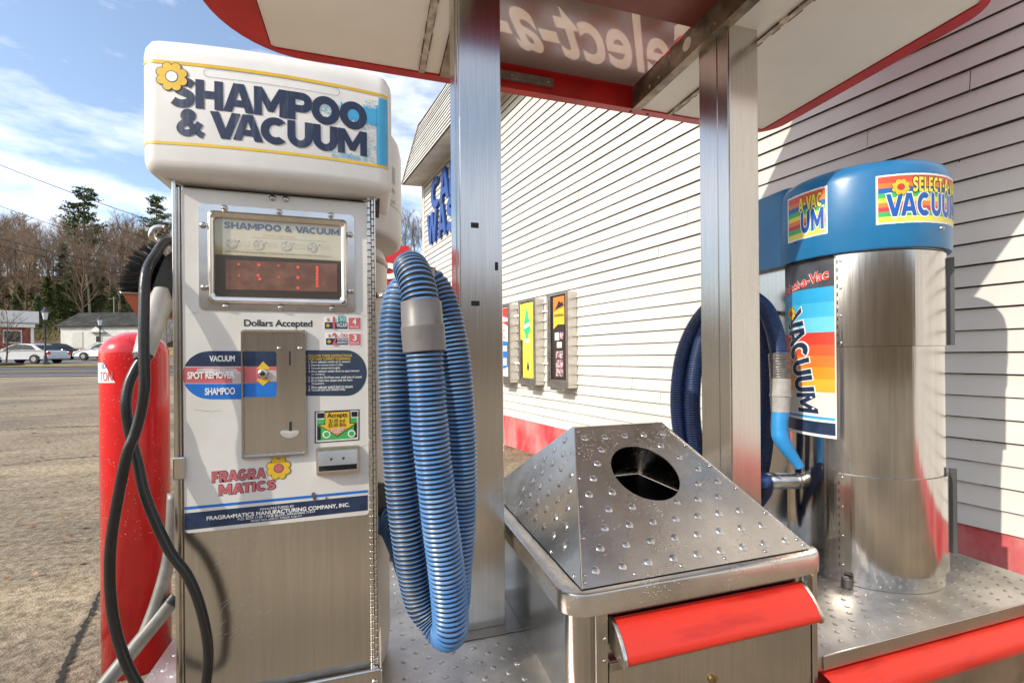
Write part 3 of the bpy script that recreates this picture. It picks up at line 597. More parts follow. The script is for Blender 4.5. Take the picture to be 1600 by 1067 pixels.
# cross beams on the posts with a round hole
for xa in (bxl, bxr):
    bm = B(); box(bm, xa, xa + 0.004, FY0 + 0.052, FY1 - 0.052, ZC + 0.004, ZC + 0.11); box(bm, xa, xa + 0.05, FY0 + 0.052, FY1 - 0.052, ZC - 0.004, ZC + 0.003)
    bmb = obj('cross_beam', bm, galv, can)
    bm = B(); c = [Vector((xa + (-0.0015 if xa > 1 else 0.0055), 1.80 + 0.030 * math.cos(a), ZC + 0.055 + 0.030 * math.sin(a))) for a in [2 * PI * k / 20 for k in range(20)]]; ngon(bm, c); obj('knockout', fix(bm), ceilm, bmb)
    bm = B()
    for yy in (1.32, 1.47, 1.62, 1.93, 2.02, 2.1): dome(bm, (xa - 0.0002 if xa > 1 else xa + 0.0042, yy, ZC + 0.03 + 0.05 * (int(yy * 100) % 2)), (-1 if xa > 1 else 1, 0, 0), 0.008, 0.005)
    obj('bolt', bm, steel_d, bmb)
# open middle bay: translucent panel under an added sheet whose cut-out letters shape the sunlight
tr = bpy.data.materials.new('translucent_acrylic'); tr.use_nodes = True; t_ = tr.node_tree; t_.nodes.clear()
o_ = N(t_, 'ShaderNodeOutputMaterial'); d_ = N(t_, 'ShaderNodeBsdfDiffuse'); d_.inputs['Color'].default_value = (0.42, 0.37, 0.32, 1); tl = N(t_, 'ShaderNodeBsdfTranslucent'); tl.inputs['Color'].default_value = (0.62, 0.52, 0.42, 1)
ms = N(t_, 'ShaderNodeMixShader'); ms.inputs[0].default_value = 0.55; t_.links.new(d_.outputs[0], ms.inputs[1]); t_.links.new(tl.outputs[0], ms.inputs[2]); t_.links.new(ms.outputs[0], o_.inputs[0])
ZQ = ZC + 0.115
bm = B(); ngon(bm, [(bxl + 0.006, 1.77, ZQ), (bxr - 0.002, 1.77, ZQ), (bxr - 0.002, FY1 - 0.065, ZQ), (bxl + 0.006, FY1 - 0.065, ZQ)]); obj('translucent_panel', bm, tr, can)
panel(bxl + 0.006, bxr - 0.002, FY0 + 0.06, 1.768, ZQ - 0.004, 0.012, maroon, 'maroon_panel')
GAP = 0.05; tanE = math.tan(EL); shx, shy = -math.cos(TH) * GAP / tanE, -math.sin(TH) * GAP / tanE
mask_rect = [(bxl - 0.25, FY0 + 0.30), (FX1 - 0.2, FY0 + 0.30), (FX1 - 0.2, FY1 - 0.03), (bxl - 0.25, FY1 - 0.03)]
def roof_mask_sheet():
    bm = B(); vs, fs = text_mesh('Select-a-', 0.022, 1.02); V = []
    for a, b in vs:                       # letter tops lean; S starts at the right
        y = 2.135 - 0.375 * b; x = 1.61 - 1.09 * a - 0.72 * (2.135 - y)
        V.append(bm.verts.new((x + shx + 0.10, y + shy, ZQ + GAP)))
    F = [bm.faces.new([V[i] for i in f]) for f in fs]
    bmesh.ops.remove_doubles(bm, verts=bm.verts, dist=1e-6)
    edges = [e for e in bm.edges if len(e.link_faces) == 1]
    for f in list(bm.faces): bm.faces.remove(f)
    inner = [e for e in bm.edges if not e.link_faces and e not in edges]
    for e in inner: bm.edges.remove(e)
    q = [bm.verts.new((x, y, ZQ + GAP)) for x, y in mask_rect]; ed = list(bm.edges) + [bm.edges.new((q[i], q[(i + 1) % 4])) for i in range(4)]
    bmesh.ops.triangle_fill(bm, edges=ed, use_beauty=True)
    return bm
obj('roof_mask_sheet', roof_mask_sheet(), redp, can)
bm = B(); box(bm, FX0 + 0.22, bxl - 0.252, FY0 + 0.06, FY1 - 0.06, ZC + 0.12, ZC + 0.13); box(bm, bxl - 0.252, FX1 - 0.2, FY0 + 0.06, FY0 + 0.298, ZC + 0.155, ZC + 0.165); obj('roof_mask_sheet', bm, redp, can)
bm = B(); box(bm, 0.47, 0.93, FY1 - 0.072, FY1 - 0.051, ZC + 0.035, ZC + 0.075, 0.002)
brk = obj('angle_bracket', bm, mat('grey_angle_strip', (0.22, 0.19, 0.16), 0.5, 0.4, 0.2, 20), can)
bm = B()
for x in (0.50, 0.70, 0.90): dome(bm, (x, FY1 - 0.0725, ZC + 0.055), (0, -1, 0), 0.007, 0.004)
obj('screw', bm, rivetm, brk)
bm = B()
for x in (1.42, 1.53): dome(bm, (x, FY1 - 0.02, ZC - 0.0002), (0, 0, -1), 0.008, 0.005)
obj('screw', bm, blackm, can)
# tall boards added on the canopy, unseen above the frame, to shade the wall
bm = B(); box(bm, 0.9, FX1 - 0.12, FY1 - 0.05, FY1 - 0.02, ft + 0.001, ft + 0.80, 0.004); obj('shade_board', bm, redp, can)
bm = B(); box(bm, FX1 - 0.119, FX1 - 0.08, FY0 + 0.02, FY1 - 0.02, ft + 0.001, ft + 2.5, 0.004); obj('shade_board', bm, redp, can)
# ---------------------------------------------------------------- shampoo and vacuum machine
Y0 = 1.27; YD = 1.262; MXL, MXR = -0.437, 0.013
def F(px, py, Y=1.2605): p = PY(px, py, Y); return p.x, p.z
mc = thing('carpet_machine', 'shampoo and vacuum machine with white lettered cap and steel door at left', 'vacuum machine', (-0.21, 1.4, ZP))
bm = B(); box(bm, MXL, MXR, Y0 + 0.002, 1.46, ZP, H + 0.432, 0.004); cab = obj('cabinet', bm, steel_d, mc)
bm = B(); box(bm, MXL - 0.004, MXL + 0.004, Y0 - 0.014, Y0 + 0.05, ZP + 0.01, H + 0.43, 0.0015); box(bm, MXL + 0.0045, MXL + 0.0085, Y0 - 0.004, Y0 + 0.001, ZP + 0.01, H + 0.43)
box(bm, MXL + 0.009, MXR - 0.02, Y0 - 0.006, Y0 + 0.0015, H + 0.413, H + 0.43, 0.001); obj('door_surround', bm, steel_b, mc)
ztop = H + 0.4085; zlab = H - 0.4095; zdb = H - 0.792
bm = B(); box(bm, MXL + 0.0125, MXR - 0.0195, YD, Y0 + 0.0015, zdb, ztop, 0.0015); door = obj('door', bm, steel, mc)
def face(bm, pts, y, mi=0, th_=0.0004):
    "flat printed or cut sheet on the door, given as x,z points"
    prism(bm, [(x, y, z) for x, z in pts], (0, th_, 0), mi)
def plate(name, pts, k, m_, parent=None, th_=0.0004):
    bm = B(); face(bm, pts, YD - 0.0005 * k - 0.0002, 0, th_); return obj(name, fix(bm), m_, parent or door)
def rrF(tl, br, r): (x0, z1), (x1, z0) = F(*tl), F(*br); return rr2(x0, z0, x1, z1, r)
def pF(*pts): return [F(*p) for p in pts]
def disc(px, py, r, n=24, sx=1.0): x, z = F(px, py); return [(x + r * sx * math.cos(2 * PI * k / n), z + r * math.sin(2 * PI * k / n)) for k in range(n)]
def tx(name, s, tl, br, k, m_, bold=0.0, space=1.0, parent=None, shear=0.0):
    (x0, z1), (x1, z0) = F(*tl), F(*br); y = YD - 0.0005 * k - 0.0003; bm = B()
    text_into(bm, s, lambda a, b: Vector((x0 + (x1 - x0) * a + shear * (b - 0.5) * (z1 - z0), y, z0 + (z1 - z0) * b)), bold, space); return obj(name, bm, m_, parent or door)
def hv(name, s, tl, br, k, m_, parent=None, gap=0.05, grow=0.0):
    (x0, z1), (x1, z0) = F(*tl), F(*br); y = YD - 0.0005 * k - 0.0003; bm = B()
    heavy_into(bm, s, lambda a, b: Vector((x0 + (x1 - x0) * a, y, z0 + (z1 - z0) * b)), gap, grow); return obj(name, bm, m_, parent or door)
white_face = mat('scuffed_white_overlay', (0.62, 0.60, 0.545), 0.34, 0, 0.06, 3.0, c2=(0.70, 0.685, 0.64), th=(0.38, 0.6), coat=0.15)
plate('white_overlay', rr2(MXL + 0.0145, zlab, MXR - 0.0215, ztop - 0.003, 0.010), 1, white_face, th_=0.0006)
# display window
win = thing
def ringp(tl, br, r, dy):
    return [(x, YD - dy, z) for x, z in rrF(tl, br, r)]
bm = B()
loft(bm, [ringp((310, 318), (555, 488.5), 0.012, 0.0005), ringp((310, 318), (555, 488.5), 0.012, 0.0030), ringp((324, 328), (544, 479), 0.012, 0.0034), ringp((327, 330.5), (542, 477), 0.013, 0.011), ringp((330, 333), (539.5, 474.5), 0.013, 0.0140), ringp((333, 337), (536.5, 471), 0.010, 0.0130), ringp((335.5, 340.5), (534, 468.5), 0.008, 0.009), ringp((336, 341), (533.5, 468), 0.008, 0.0015)])
frame = obj('display_frame', fix(bm), steel_b, mc, smooth=True, auto=35)
bm = B()
for x, y in ((432, 238), (797, 265), (1140, 287), (288, 352), (1267, 415), (295, 765), (1270, 792), (440, 893), (806, 901), (1147, 907)):
    fx, fz = F(250 + x / 4.267, 270 + y / 4.267); b1 = B(); dome(b1, (fx, YD - 0.0030, fz), (0, -1, 0), 0.0078, 0.0062, 16, 5); obj('rivet', b1, rivetm, frame, smooth=True)
bm.free()
for x, y in ((750, 170), (839, 178)):
    fx, fz = F(250 + x / 4.267, 270 + y / 4.267); b1 = B(); dome(b1, (fx, YD - 0.0010, fz), (0, -1, 0), 0.0078, 0.0062, 16, 5); obj('rivet', b1, rivetm, door, smooth=True)
dsp = plate('display_backing', rrF((334, 339), (535, 470), 0.006), 2, mat('display_black', (0.012, 0.012, 0.012), 0.35), mc)
plate('instruction_card', pF((336, 340.5), (533.5, 354), (533.5, 408), (336, 397)), 3, cream, dsp)
plate('card_edge', pF((336, 341), (347.5, 341.5), (347.5, 397.5), (336, 397)), 4, mat('card_edge_olive', (0.30, 0.27, 0.10), 0.5), dsp)
hv('card_lettering', 'SHAMPOO & VACUUM', (350, 346.5), (530.5, 368.3), 4, navy, dsp)
tx('card_subtitle', 'SPOT REMOVER', (411, 366.5), (462, 371.5), 4, yellow, 0.03, 1.1, dsp)
tx('card_instructions', 'INSTRUCTIONS:', (361, 369.6), (388, 371.4), 4, blackink, 0.0, 1.1, dsp)
tx('card_instructions', 'Vacuum carpet, spray cleaner evenly, work in with brush, then dry', (393, 371.5), (509, 376.8), 4, blackink, 0.0, 1, dsp)
for k, x in enumerate((362.5, 404.5, 448, 488)):
    yy = 381 + k * 2.1
    plate('card_picture', disc(x, yy, 0.0125), 4, mat('card_sketch_grey', (0.30, 0.30, 0.26), 0.5, 0, 0.9, 160), dsp)
    plate('card_picture_face', disc(x, yy, 0.0114), 5, mat('card_sketch_pale', (0.46, 0.43, 0.32), 0.5, 0, 0.35, 180), dsp)
    for j in range(3): tx('card_instructions', ('place nozzle', 'on the floor', 'and press')[j] if k % 2 else ('empty ash', 'tray and', 'lift mats')[j], (x + 12, yy - 4 + j * 3.2), (x + 29, yy - 2.0 + j * 3.2), 4, blackink, 0, 1, dsp)
    tx('card_numeral', str(k + 1), (x + 10, yy - 5.5), (x + 11.8, yy - 2), 4, blackink, 0.02, 1, dsp)
tx('card_instructions', 'CAUTION: do not use on leather or vinyl seats, test colours on a hidden area before use', (352, 391), (517, 402.5), 4, blackink, 0, 1, dsp)
plate('led_panel', pF((352.5, 406), (526.5, 412.5), (526.5, 456), (353, 452)), 3, mat('smoked_red_acrylic', (0.16, 0.075, 0.055), 0.35, 0, 0.35, 26, emit=(0.35, 0.10, 0.07), estr=0.05), dsp)
led = mat('led_red', (0.5, 0.04, 0.03), 0.4, emit=(1, 0.10, 0.06), estr=0.45); ledg = mat('led_dim', (0.30, 0.06, 0.05), 0.4, emit=(1, 0.10, 0.06), estr=0.22)
dots = [(373, 413), (374, 430.5), (404.7, 414), (403.5, 430.5), (406, 436), (435, 415), (436, 433), (465.6, 417.6), (465.6, 434), (465.6, 450)] + [(495.6, 418 + i * 4.8) for i in range(7)]
for i, (x, y) in enumerate(dots):
    plate('led_dot', disc(x, y, 0.0042 if i not in (0, 1, 5, 6) else 0.003, 14), 4, ledg, dsp)
    plate('led_dot', disc(x, y, 0.0022 if i not in (0, 1, 5, 6) else 0.0012, 12), 5, led, dsp)
gm = bpy.data.materials.new('dusty_pane'); gm.use_nodes = True; t_ = gm.node_tree; t_.nodes.clear(); o_ = N(t_, 'ShaderNodeOutputMaterial'); a_ = N(t_, 'ShaderNodeBsdfTransparent'); g_ = N(t_, 'ShaderNodeBsdfGlossy', i_Roughness=0.06); df = N(t_, 'ShaderNodeBsdfDiffuse'); df.inputs['Color'].default_value = (0.45, 0.38, 0.28, 1)
m1 = N(t_, 'ShaderNodeMixShader'); m1.inputs[0].default_value = 0.04; m2 = N(t_, 'ShaderNodeMixShader'); m2.inputs[0].default_value = 0.06
t_.links.new(a_.outputs[0], m1.inputs[1]); t_.links.new(df.outputs[0], m1.inputs[2]); t_.links.new(m1.outputs[0], m2.inputs[1]); t_.links.new(g_.outputs[0], m2.inputs[2]); t_.links.new(m2.outputs[0], o_.inputs[0])
bm = B(); face(bm, rrF((335, 340), (534.5, 469), 0.006), YD - 0.0065, 0, 0.0015); obj('window_pane', fix(bm), gm, mc)

# lettering and stickers on the door
def c3(x, y): return (260 + x / 4.268, 470 + y / 4.268)
def c4(x, y): return (260 + x / 2.758, 680 + y / 2.758)
tx('door_lettering', 'Dollars Accepted', c3(517, 124), c3(973, 187), 2, blackink, 0.018, 0.95)
def ticket(x0, y0, x1, y1, big, small, words, minutes):
    s = plate('price_sticker', rrF(c3(x0, y0), c3(x1, y1), 0.003), 2, whiteink)
    w_ = x1 - x0; h_ = y1 - y0
    plate('sticker_panel', pF(c3(x0 + w_ * .03, y0 + h_ * .42), c3(x0 + w_ * .63, y0 + h_ * .42), c3(x0 + w_ * .63, y0 + h_ * .9), c3(x0 + w_ * .03, y0 + h_ * .9)), 3, navy, s)
    plate('sticker_panel', pF(c3(x0 + w_ * .66, y0 + h_ * .08), c3(x0 + w_ * .97, y0 + h_ * .08), c3(x0 + w_ * .97, y0 + h_ * .92), c3(x0 + w_ * .66, y0 + h_ * .92)), 3, pink, s)
    tx('sticker_lettering', big, c3(x0 + w_ * (.24 if big == '1' else .20), y0 + h_ * .02), c3(x0 + w_ * (.31 if big == '1' else .34), y0 + h_ * .94), 5, pink, 0.03, 1, s)
    tx('sticker_lettering', '$', c3(x0 + w_ * .08, y0 + h_ * .1), c3(x0 + w_ * .16, y0 + h_ * .36), 4, pink, 0.02, 1, s)
    if small == '.50':
        plate('sticker_patch', pF(c3(x0 + w_ * .38, y0), c3(x0 + w_ * .58, y0), c3(x0 + w_ * .58, y0 + h_ * .4), c3(x0 + w_ * .38, y0 + h_ * .4)), 4, mat('teal_patch', (0.01, 0.35, 0.35), 0.4), s)
        tx('sticker_lettering', '.50', c3(x0 + w_ * .40, y0 + h_ * .06), c3(x0 + w_ * .565, y0 + h_ * .34), 5, whiteink, 0.0, 1, s)
    else: tx('sticker_lettering', small, c3(x0 + w_ * .38, y0 + h_ * .06), c3(x0 + w_ * .62, y0 + h_ * .34), 5, pink, 0.02, 1, s)
    for i, wd in enumerate(words):
        hh = 0.42 / len(words); tx('sticker_lettering', wd, c3(x0 + w_ * .34, y0 + h_ * (.46 + i * hh)), c3(x0 + w_ * .62, y0 + h_ * (.44 + (i + .82) * hh)), 4, whiteink, 0.02, 1, s)
    tx('sticker_lettering', minutes, c3(x0 + w_ * .76, y0 + h_ * .14), c3(x0 + w_ * .87, y0 + h_ * .6), 4, whiteink, 0.02, 1, s)
    tx('sticker_lettering', 'MINUTES', c3(x0 + w_ * .70, y0 + h_ * .70), c3(x0 + w_ * .93, y0 + h_ * .84), 4, whiteink, 0, 1, s)
    for k in range(6):
        a = k * PI / 3; x, z = F(*c3(x0 + w_ * .115, y0 + h_ * .66)); plate('sticker_flower', [(x + 0.0027 * math.cos(a) + 0.0018 * math.cos(b), z + 0.0027 * math.sin(a) + 0.0018 * math.sin(b)) for b in [2 * PI * j / 8 for j in range(8)]], 4 + .1 * k, yellow, s)
ticket(1048, 105, 1301, 196, '1', '.50', ['VACUUM'], '4'); ticket(1057, 212, 1302, 302, '2', '.00', ['SPOT REMOVER', 'SHAMPOO'], '3')
def capsule(y0l, y1l, side):
    "strip of the left capsule between crop heights y0l..y1l"
    pts = []; cx_, cy_, r_ = 290, 495, 182; n = 14
    for k in range(n + 1):
        y = y1l + (y0l - y1l) * k / n; dx = r_ * math.sqrt(max(0, 1 - ((y - cy_) / 160.5) ** 2)) ; pts.append(F(*c3(cx_ - dx, y)))
    return [F(*c3(505, y0l)), F(*c3(505, y1l))] + pts
plate('selector_band', list(reversed(capsule(334, 437, 0))), 2, navy); plate('selector_band', list(reversed(capsule(443, 548, 0))), 2, pink); plate('selector_band', list(reversed(capsule(553, 656, 0))), 2, blueink)
plate('torn_patch', pF(c3(205, 455), c3(250, 449), c3(330, 452), c3(375, 446), c3(460, 450), c3(480, 470), c3(503, 480), c3(503, 547), c3(440, 547), c3(437, 500), c3(330, 488), c3(240, 482), c3(198, 490)), 3, mat('torn_vinyl_pale', (0.58, 0.50, 0.50), 0.5, 0, 0.2, 40))
tx('selector_lettering', 'VACUUM', c3(287, 365), c3(457, 404), 4, whiteink, 0.03, 0.95); tx('selector_lettering', 'SPOT REMOVER', c3(140, 474), c3(455, 516), 4, whiteink, 0.03, 0.95); tx('selector_lettering', 'SHAMPOO', c3(257, 581), c3(458, 623), 4, whiteink, 0.03, 0.95)
pts = [c3(936, 329), c3(1200, 329)] + [c3(1200 + 136 * math.sin(a), 481 - 152 * math.cos(a)) for a in [PI * k / 16 for k in range(1, 16)]] + [c3(1200, 633), c3(936, 633)]
plate('instruction_panel', [F(*p) for p in pts], 2, mat('slate_navy_ink', (0.030, 0.050, 0.085), 0.4, 0, 0.1, 10))
for i, s in enumerate(('FOLLOW THESE INSTRUCTIONS', 'FOR EASY CARPET CLEANING')): tx('panel_lettering', s, c3(948, 358 + i * 21), c3((1238, 1228)[i], 373 + i * 21), 3, yellow, 0.015)
lines = [('1. Move selector switch up to vacuum.', 1228), ('2. Deposit correct coins or bills.', 1178), ('3. Vacuum carpet thoroughly.', 1162), ('4. Move selector switch down to spot remover', 1288), ('    or shampoo.', 1058), ('5. Spread the Dri-Foam over small area of carpet.', 1306), ('6. Brush foam into carpet until the foam', 1240), ('    disappears.', 1055), ('7. Move selector switch back to vacuum.', 1246), ('8. Vacuum soil and residue away.', 1195)]
for i, (s, xe) in enumerate(lines):
    y = 401 + i * 20.6; ind = s.startswith(' '); tx('panel_lettering', s.strip(), c3(968 if ind else 948, y), c3(xe, y + 14), 3, whiteink, 0.012)
# coin tray
def ring3(x0, y0, x1, y1, r, dy): return [(x, YD - dy, z) for x, z in rrF(c3(x0, y0), c3(x1, y1), r)]
bm = B(); loft(bm, [ring3(497, 191, 942, 1030, 0.007, 0.0008), ring3(497, 191, 942, 1030, 0.007, 0.0060), ring3(503, 198, 936, 1022, 0.006, 0.0105), ring3(512, 208, 927, 1012, 0.005, 0.0100), ring3(518, 216, 921, 1004, 0.004, 0.0012)], cap1=True)
tray = obj('coin_tray', fix(bm), steel, mc, smooth=True, auto=30)
def tray_plate(nm, pts, k, m_): return plate(nm, [F(*c3(*p)) for p in pts], k, m_, tray)
tray_plate('selector_band', [(521, 336), (715, 336), (728, 342), (734, 356), (734, 436), (521, 436)], 3, navy); tray_plate('selector_band', [(521, 442), (734, 438), (734, 460), (640, 462), (690, 540), (640, 536), (521, 546)], 3, pink); tray_plate('torn_patch', [(645, 462), (734, 462), (734, 538), (692, 538)], 3, mat('torn_vinyl_pale', (0.5,) * 3))
tray_plate('selector_band', [(521, 552), (734, 542), (734, 622), (728, 634), (716, 640), (521, 642)], 3, blueink)
tray_plate('arrow', [(645, 404), (687, 444), (687, 456), (608, 456), (608, 446)], 4, yellow); tray_plate('arrow', [(608, 520), (687, 520), (687, 530), (645, 566), (608, 533)], 4, yellow)
x, z = F(*c3(645, 487)); bm = B(); sweep(bm, [Vector((x, YD - 0.002, z)), Vector((x, YD - 0.005, z)), Vector((x, YD - 0.0075, z)), Vector((x, YD - 0.008, z))], lambda i: (0.0118, 0.0118, 0.0095, 0.0065)[i], 24); sw = obj('selector_switch', bm, steel_b, tray, smooth=True, auto=40)
bm = B(); sweep(bm, [Vector((x, YD - 0.007, z)), Vector((x + 0.001, YD - 0.012, z + 0.001)), Vector((x + 0.001, YD - 0.019, z + 0.003)), Vector((x + 0.001, YD - 0.022, z + 0.003))], lambda i: (0.0055, 0.0045, 0.0055, 0.003)[i], 14); obj('toggle', bm, mat('dark_chrome', (0.12, 0.11, 0.10), 0.15, 1), tray, smooth=True)
tray_plate('coin_slot', [(818, 334), (829, 334), (829, 430), (818, 430)], 4, darkm); tray_plate('coin_slot', [(820, 806), (836, 806), (836, 875), (818, 875)], 4, darkm)
for x_, y_ in ((752, 319), (890, 319)):
    fx, fz = F(*c3(x_, y_)); b1 = B(); dome(b1, (fx, YD - 0.0012, fz), (0, -1, 0), 0.0055, 0.0035, 14, 4); obj('rivet', b1, rivetm, tray, smooth=True)
bm = B(); a = [F(*c3(826 + 64 * math.cos(t), 866 + 46 * math.sin(t))) for t in [PI * k / 12 for k in range(13)]]; prism(bm, [(p[0], YD - 0.012, p[1]) for p in a], (0, 0.0105, 0)); fix(bm); bmesh.ops.bevel(bm, geom=list(bm.edges), offset=0.0018, segments=2, affect='EDGES'); obj('coin_return', bm, mat('bright_cast_metal', (0.78, 0.76, 0.72), 0.38, 0.8, 0.1, 20), tray, smooth=True, auto=40)
# bill sticker
s = plate('bill_sticker', pF(c3(988, 737), c3(1287, 723), c3(1287, 928), c3(988, 950)), 2, blackink)
plate('sticker_ground', pF(c3(997, 743), c3(1280, 730), c3(1280, 921), c3(997, 942)), 3, whiteink, s)
plate('sticker_green', pF(c3(1006, 790), c3(1058, 788), c3(1058, 824), c3(1140, 900), c3(1228, 815), c3(1228, 780), c3(1270, 778), c3(1270, 912), c3(1006, 932)), 4, greenink, s)
for q in (((1006, 748), (1052, 746), (1052, 780), (1006, 782)), ((1235, 738), (1273, 737), (1273, 770), (1235, 772)), ((1006, 828), (1030, 845), (1030, 925), (1006, 927)), ((1250, 830), (1270, 815), (1270, 905), (1250, 908))): plate('sticker_block', pF(*[c3(*p) for p in q]), 4.4, blackink, s)
for cx_, cy_ in ((1068, 890), (1235, 884)):
    plate('sticker_coin', disc(*c3(cx_, cy_), 0.0095), 4.6, whiteink, s); plate('sticker_coin', disc(*c3(cx_, cy_), 0.0065), 5, greenink, s)
plate('sticker_arrow', pF(c3(1055, 739), c3(1226, 733), c3(1226, 812), c3(1270, 812), c3(1140, 904), c3(1008, 824), c3(1055, 820)), 5, blackink, s)
plate('sticker_arrow', pF(c3(1060, 744), c3(1221, 738), c3(1221, 817), c3(1258, 817), c3(1140, 898), c3(1022, 828), c3(1060, 825)), 5.5, yellow, s)
plate('sticker_arrow', pF(c3(1075, 852), c3(1208, 845), c3(1140, 896)), 6, mat('salmon_ink', (0.70, 0.25, 0.15), 0.4), s)
tx('sticker_lettering', 'Accepts', c3(1072, 746), c3(1205, 783), 6.5, blackink, 0.014, 0.95, s); tx('sticker_lettering', '$1.00 and', c3(1086, 787), c3(1191, 810), 6.5, blackink, 0.010, 1, s); tx('sticker_lettering', '$5.00 Bills', c3(1080, 815), c3(1198, 839), 6.5, blackink, 0.010, 1, s)
tx('sticker_lettering', 'NO CHANGE', c3(1098, 851), c3(1182, 863), 6.7, whiteink, 0.01, 1, s); tx('sticker_lettering', 'GIVEN', c3(1118, 868), c3(1162, 879), 6.7, whiteink, 0.01, 1, s)
# bill acceptor
(x0, z1), (x1, z0) = F(*c4(646, 52)), F(*c4(832, 160))
bm = B(); prism(bm, [(x, YD, z) for x, z in rr2(x0, z0, x1, z1, 0.006)], (0, -0.006, 0)); hz = z1 - z0
prism(bm, [(x0 + 0.004, YD - 0.0062, z0 + hz * .38), (x0 + 0.004, YD - 0.0062, z1 - 0.004), (x0 + 0.004, YD - 0.013, z1 - 0.008), (x0 + 0.004, YD - 0.020, z0 + hz * .38)], (x1 - x0 - 0.008, 0, 0))
prism(bm, [(x0 + 0.004, YD - 0.0062, z0 + 0.004), (x0 + 0.004, YD - 0.0062, z0 + hz * .20), (x0 + 0.004, YD - 0.022, z0 + hz * .20), (x0 + 0.004, YD - 0.018, z0 + 0.004)], (x1 - x0 - 0.008, 0, 0))
fix(bm); bmesh.ops.bevel(bm, geom=list(bm.edges), offset=0.0014, segments=2, affect='EDGES'); ba = obj('bill_acceptor', bm, steel_b, mc)
bm = B(); box(bm, x0 + 0.006, x1 - 0.006, YD - 0.0068, YD - 0.0061, z0 + hz * .20, z0 + hz * .38); obj('bill_slot', bm, darkm, ba)
for fx_ in (0.35, 0.63):
    bm = B(); dome(bm, (x0 + (x1 - x0) * fx_, YD - 0.0168, z0 + hz * .60), (0, -1, 0.3), 0.0035, 0.0016); obj('sensor', bm, darkm, ba)
# maker's mark
def slant(s, l0, l1, r0, r1, k, m_, grow):
    bm = B(); A, C, Bq, D_ = [F(*c4(*p)) for p in (l0, l1, r0, r1)]; y = YD - 0.0005 * k - 0.0003
    def fn(a, b):
        x = A[0] + (Bq[0] - A[0]) * a; zt = A[1] + (Bq[1] - A[1]) * a; zb = C[1] + (D_[1] - C[1]) * a; return Vector((x, y, zb + (zt - zb) * b))
    heavy_into(bm, s, fn, 0.10, grow); obj('maker_lettering', bm, m_, door)
for k_, m_, g_ in ((2, navy, 0.07), (3, pink, 0.0)):
    slant('FRAGRA', (196, 158), (196, 204), (428, 140), (428, 182), k_, m_, g_); slant('MATICS', (226, 214), (226, 260), (470, 193), (470, 230), k_, m_, g_)
def flower(cx_, cz_, r, fn, parent, petals=8, center=None, k=0):
    b0, b1, b2 = B(), B(), B()
    for i in range(petals):
        a = 2 * PI * (i + .5) / petals
        for bmx, rr_, kk in ((b0, 1.0, 0), (b1, 0.87, 1)):
            pts = []
            for j in range(12):
                b = 2 * PI * j / 12; ux, uz = r * 0.62 + r * .37 * rr_ * math.cos(b), r * (.32 if kk == 0 else .275) * math.sin(b) * (1.0 + 0.12 * math.cos(b))
                pts.append(fn(cx_ + ux * math.cos(a) - uz * math.sin(a), cz_ + ux * math.sin(a) + uz * math.cos(a), kk + 0.12 * (i % 2)))
            ngon(bmx, pts)
    ngon(b2, [fn(cx_ + r * .33 * math.cos(2 * PI * j / 20), cz_ + r * .33 * math.sin(2 * PI * j / 20), 2.2) for j in range(20)])
    ngon(b0, [fn(cx_ + r * .38 * math.cos(2 * PI * j / 20), cz_ + r * .38 * math.sin(2 * PI * j / 20), 1.6) for j in range(20)])
    p0 = obj('flower_outline', b0, navy, parent); obj('flower_petals', b1, yellow, parent); obj('flower_centre', b2, center or whiteink, parent)
fx, fz = F(*c4(484, 142)); flower(fx, fz, 0.0295, lambda x, z, k: (x, YD - 0.0016 - 0.0004 * k, z), door, 8, pink)
plate('blue_stripe', pF(c4(78, 309), c4(868, 235), c4(868, 246), c4(78, 321)), 2, blueink); plate('navy_band', pF(c4(78, 336), c4(868, 257), c4(868, 322), c4(78, 409)), 2, navy)
def txs(s, l0, l1, r0, r1, k=3, bold=0.02, sp=1.0):
    "text along a sloping line in the crop: left top/bottom, right top/bottom"
    bm = B(); A, C, Bq, D_ = [F(*c4(*p)) for p in (l0, l1, r0, r1)]; y = YD - 0.0005 * k - 0.0003
    def fn(a, b):
        x = A[0] + (Bq[0] - A[0]) * a; zt = A[1] + (Bq[1] - A[1]) * a; zb = C[1] + (D_[1] - C[1]) * a; return Vector((x, y, zb + (zt - zb) * b))
    text_into(bm, s, fn, bold, sp); obj('band_lettering', bm, whiteink, door)
txs('MANUFACTURED BY', (404, 313), (404, 323), (550, 299), (550, 309), bold=0.01, sp=1.1); txs('FRAGRA\u2022MATICS MANUFACTURING COMPANY, INC.', (173, 349), (173, 370), (789, 289), (789, 309), bold=0.03)
txs('P.O. BOX 1140 \u2022 PINE BLUFF, ARKANSAS 71613', (308, 356), (308, 368), (640, 322), (640, 333), bold=0.012); txs("PATENT NO'S. 4,237,713  3,970,536  D-261,417", (365, 364), (365, 374), (584, 341), (584, 350), bold=0.006)
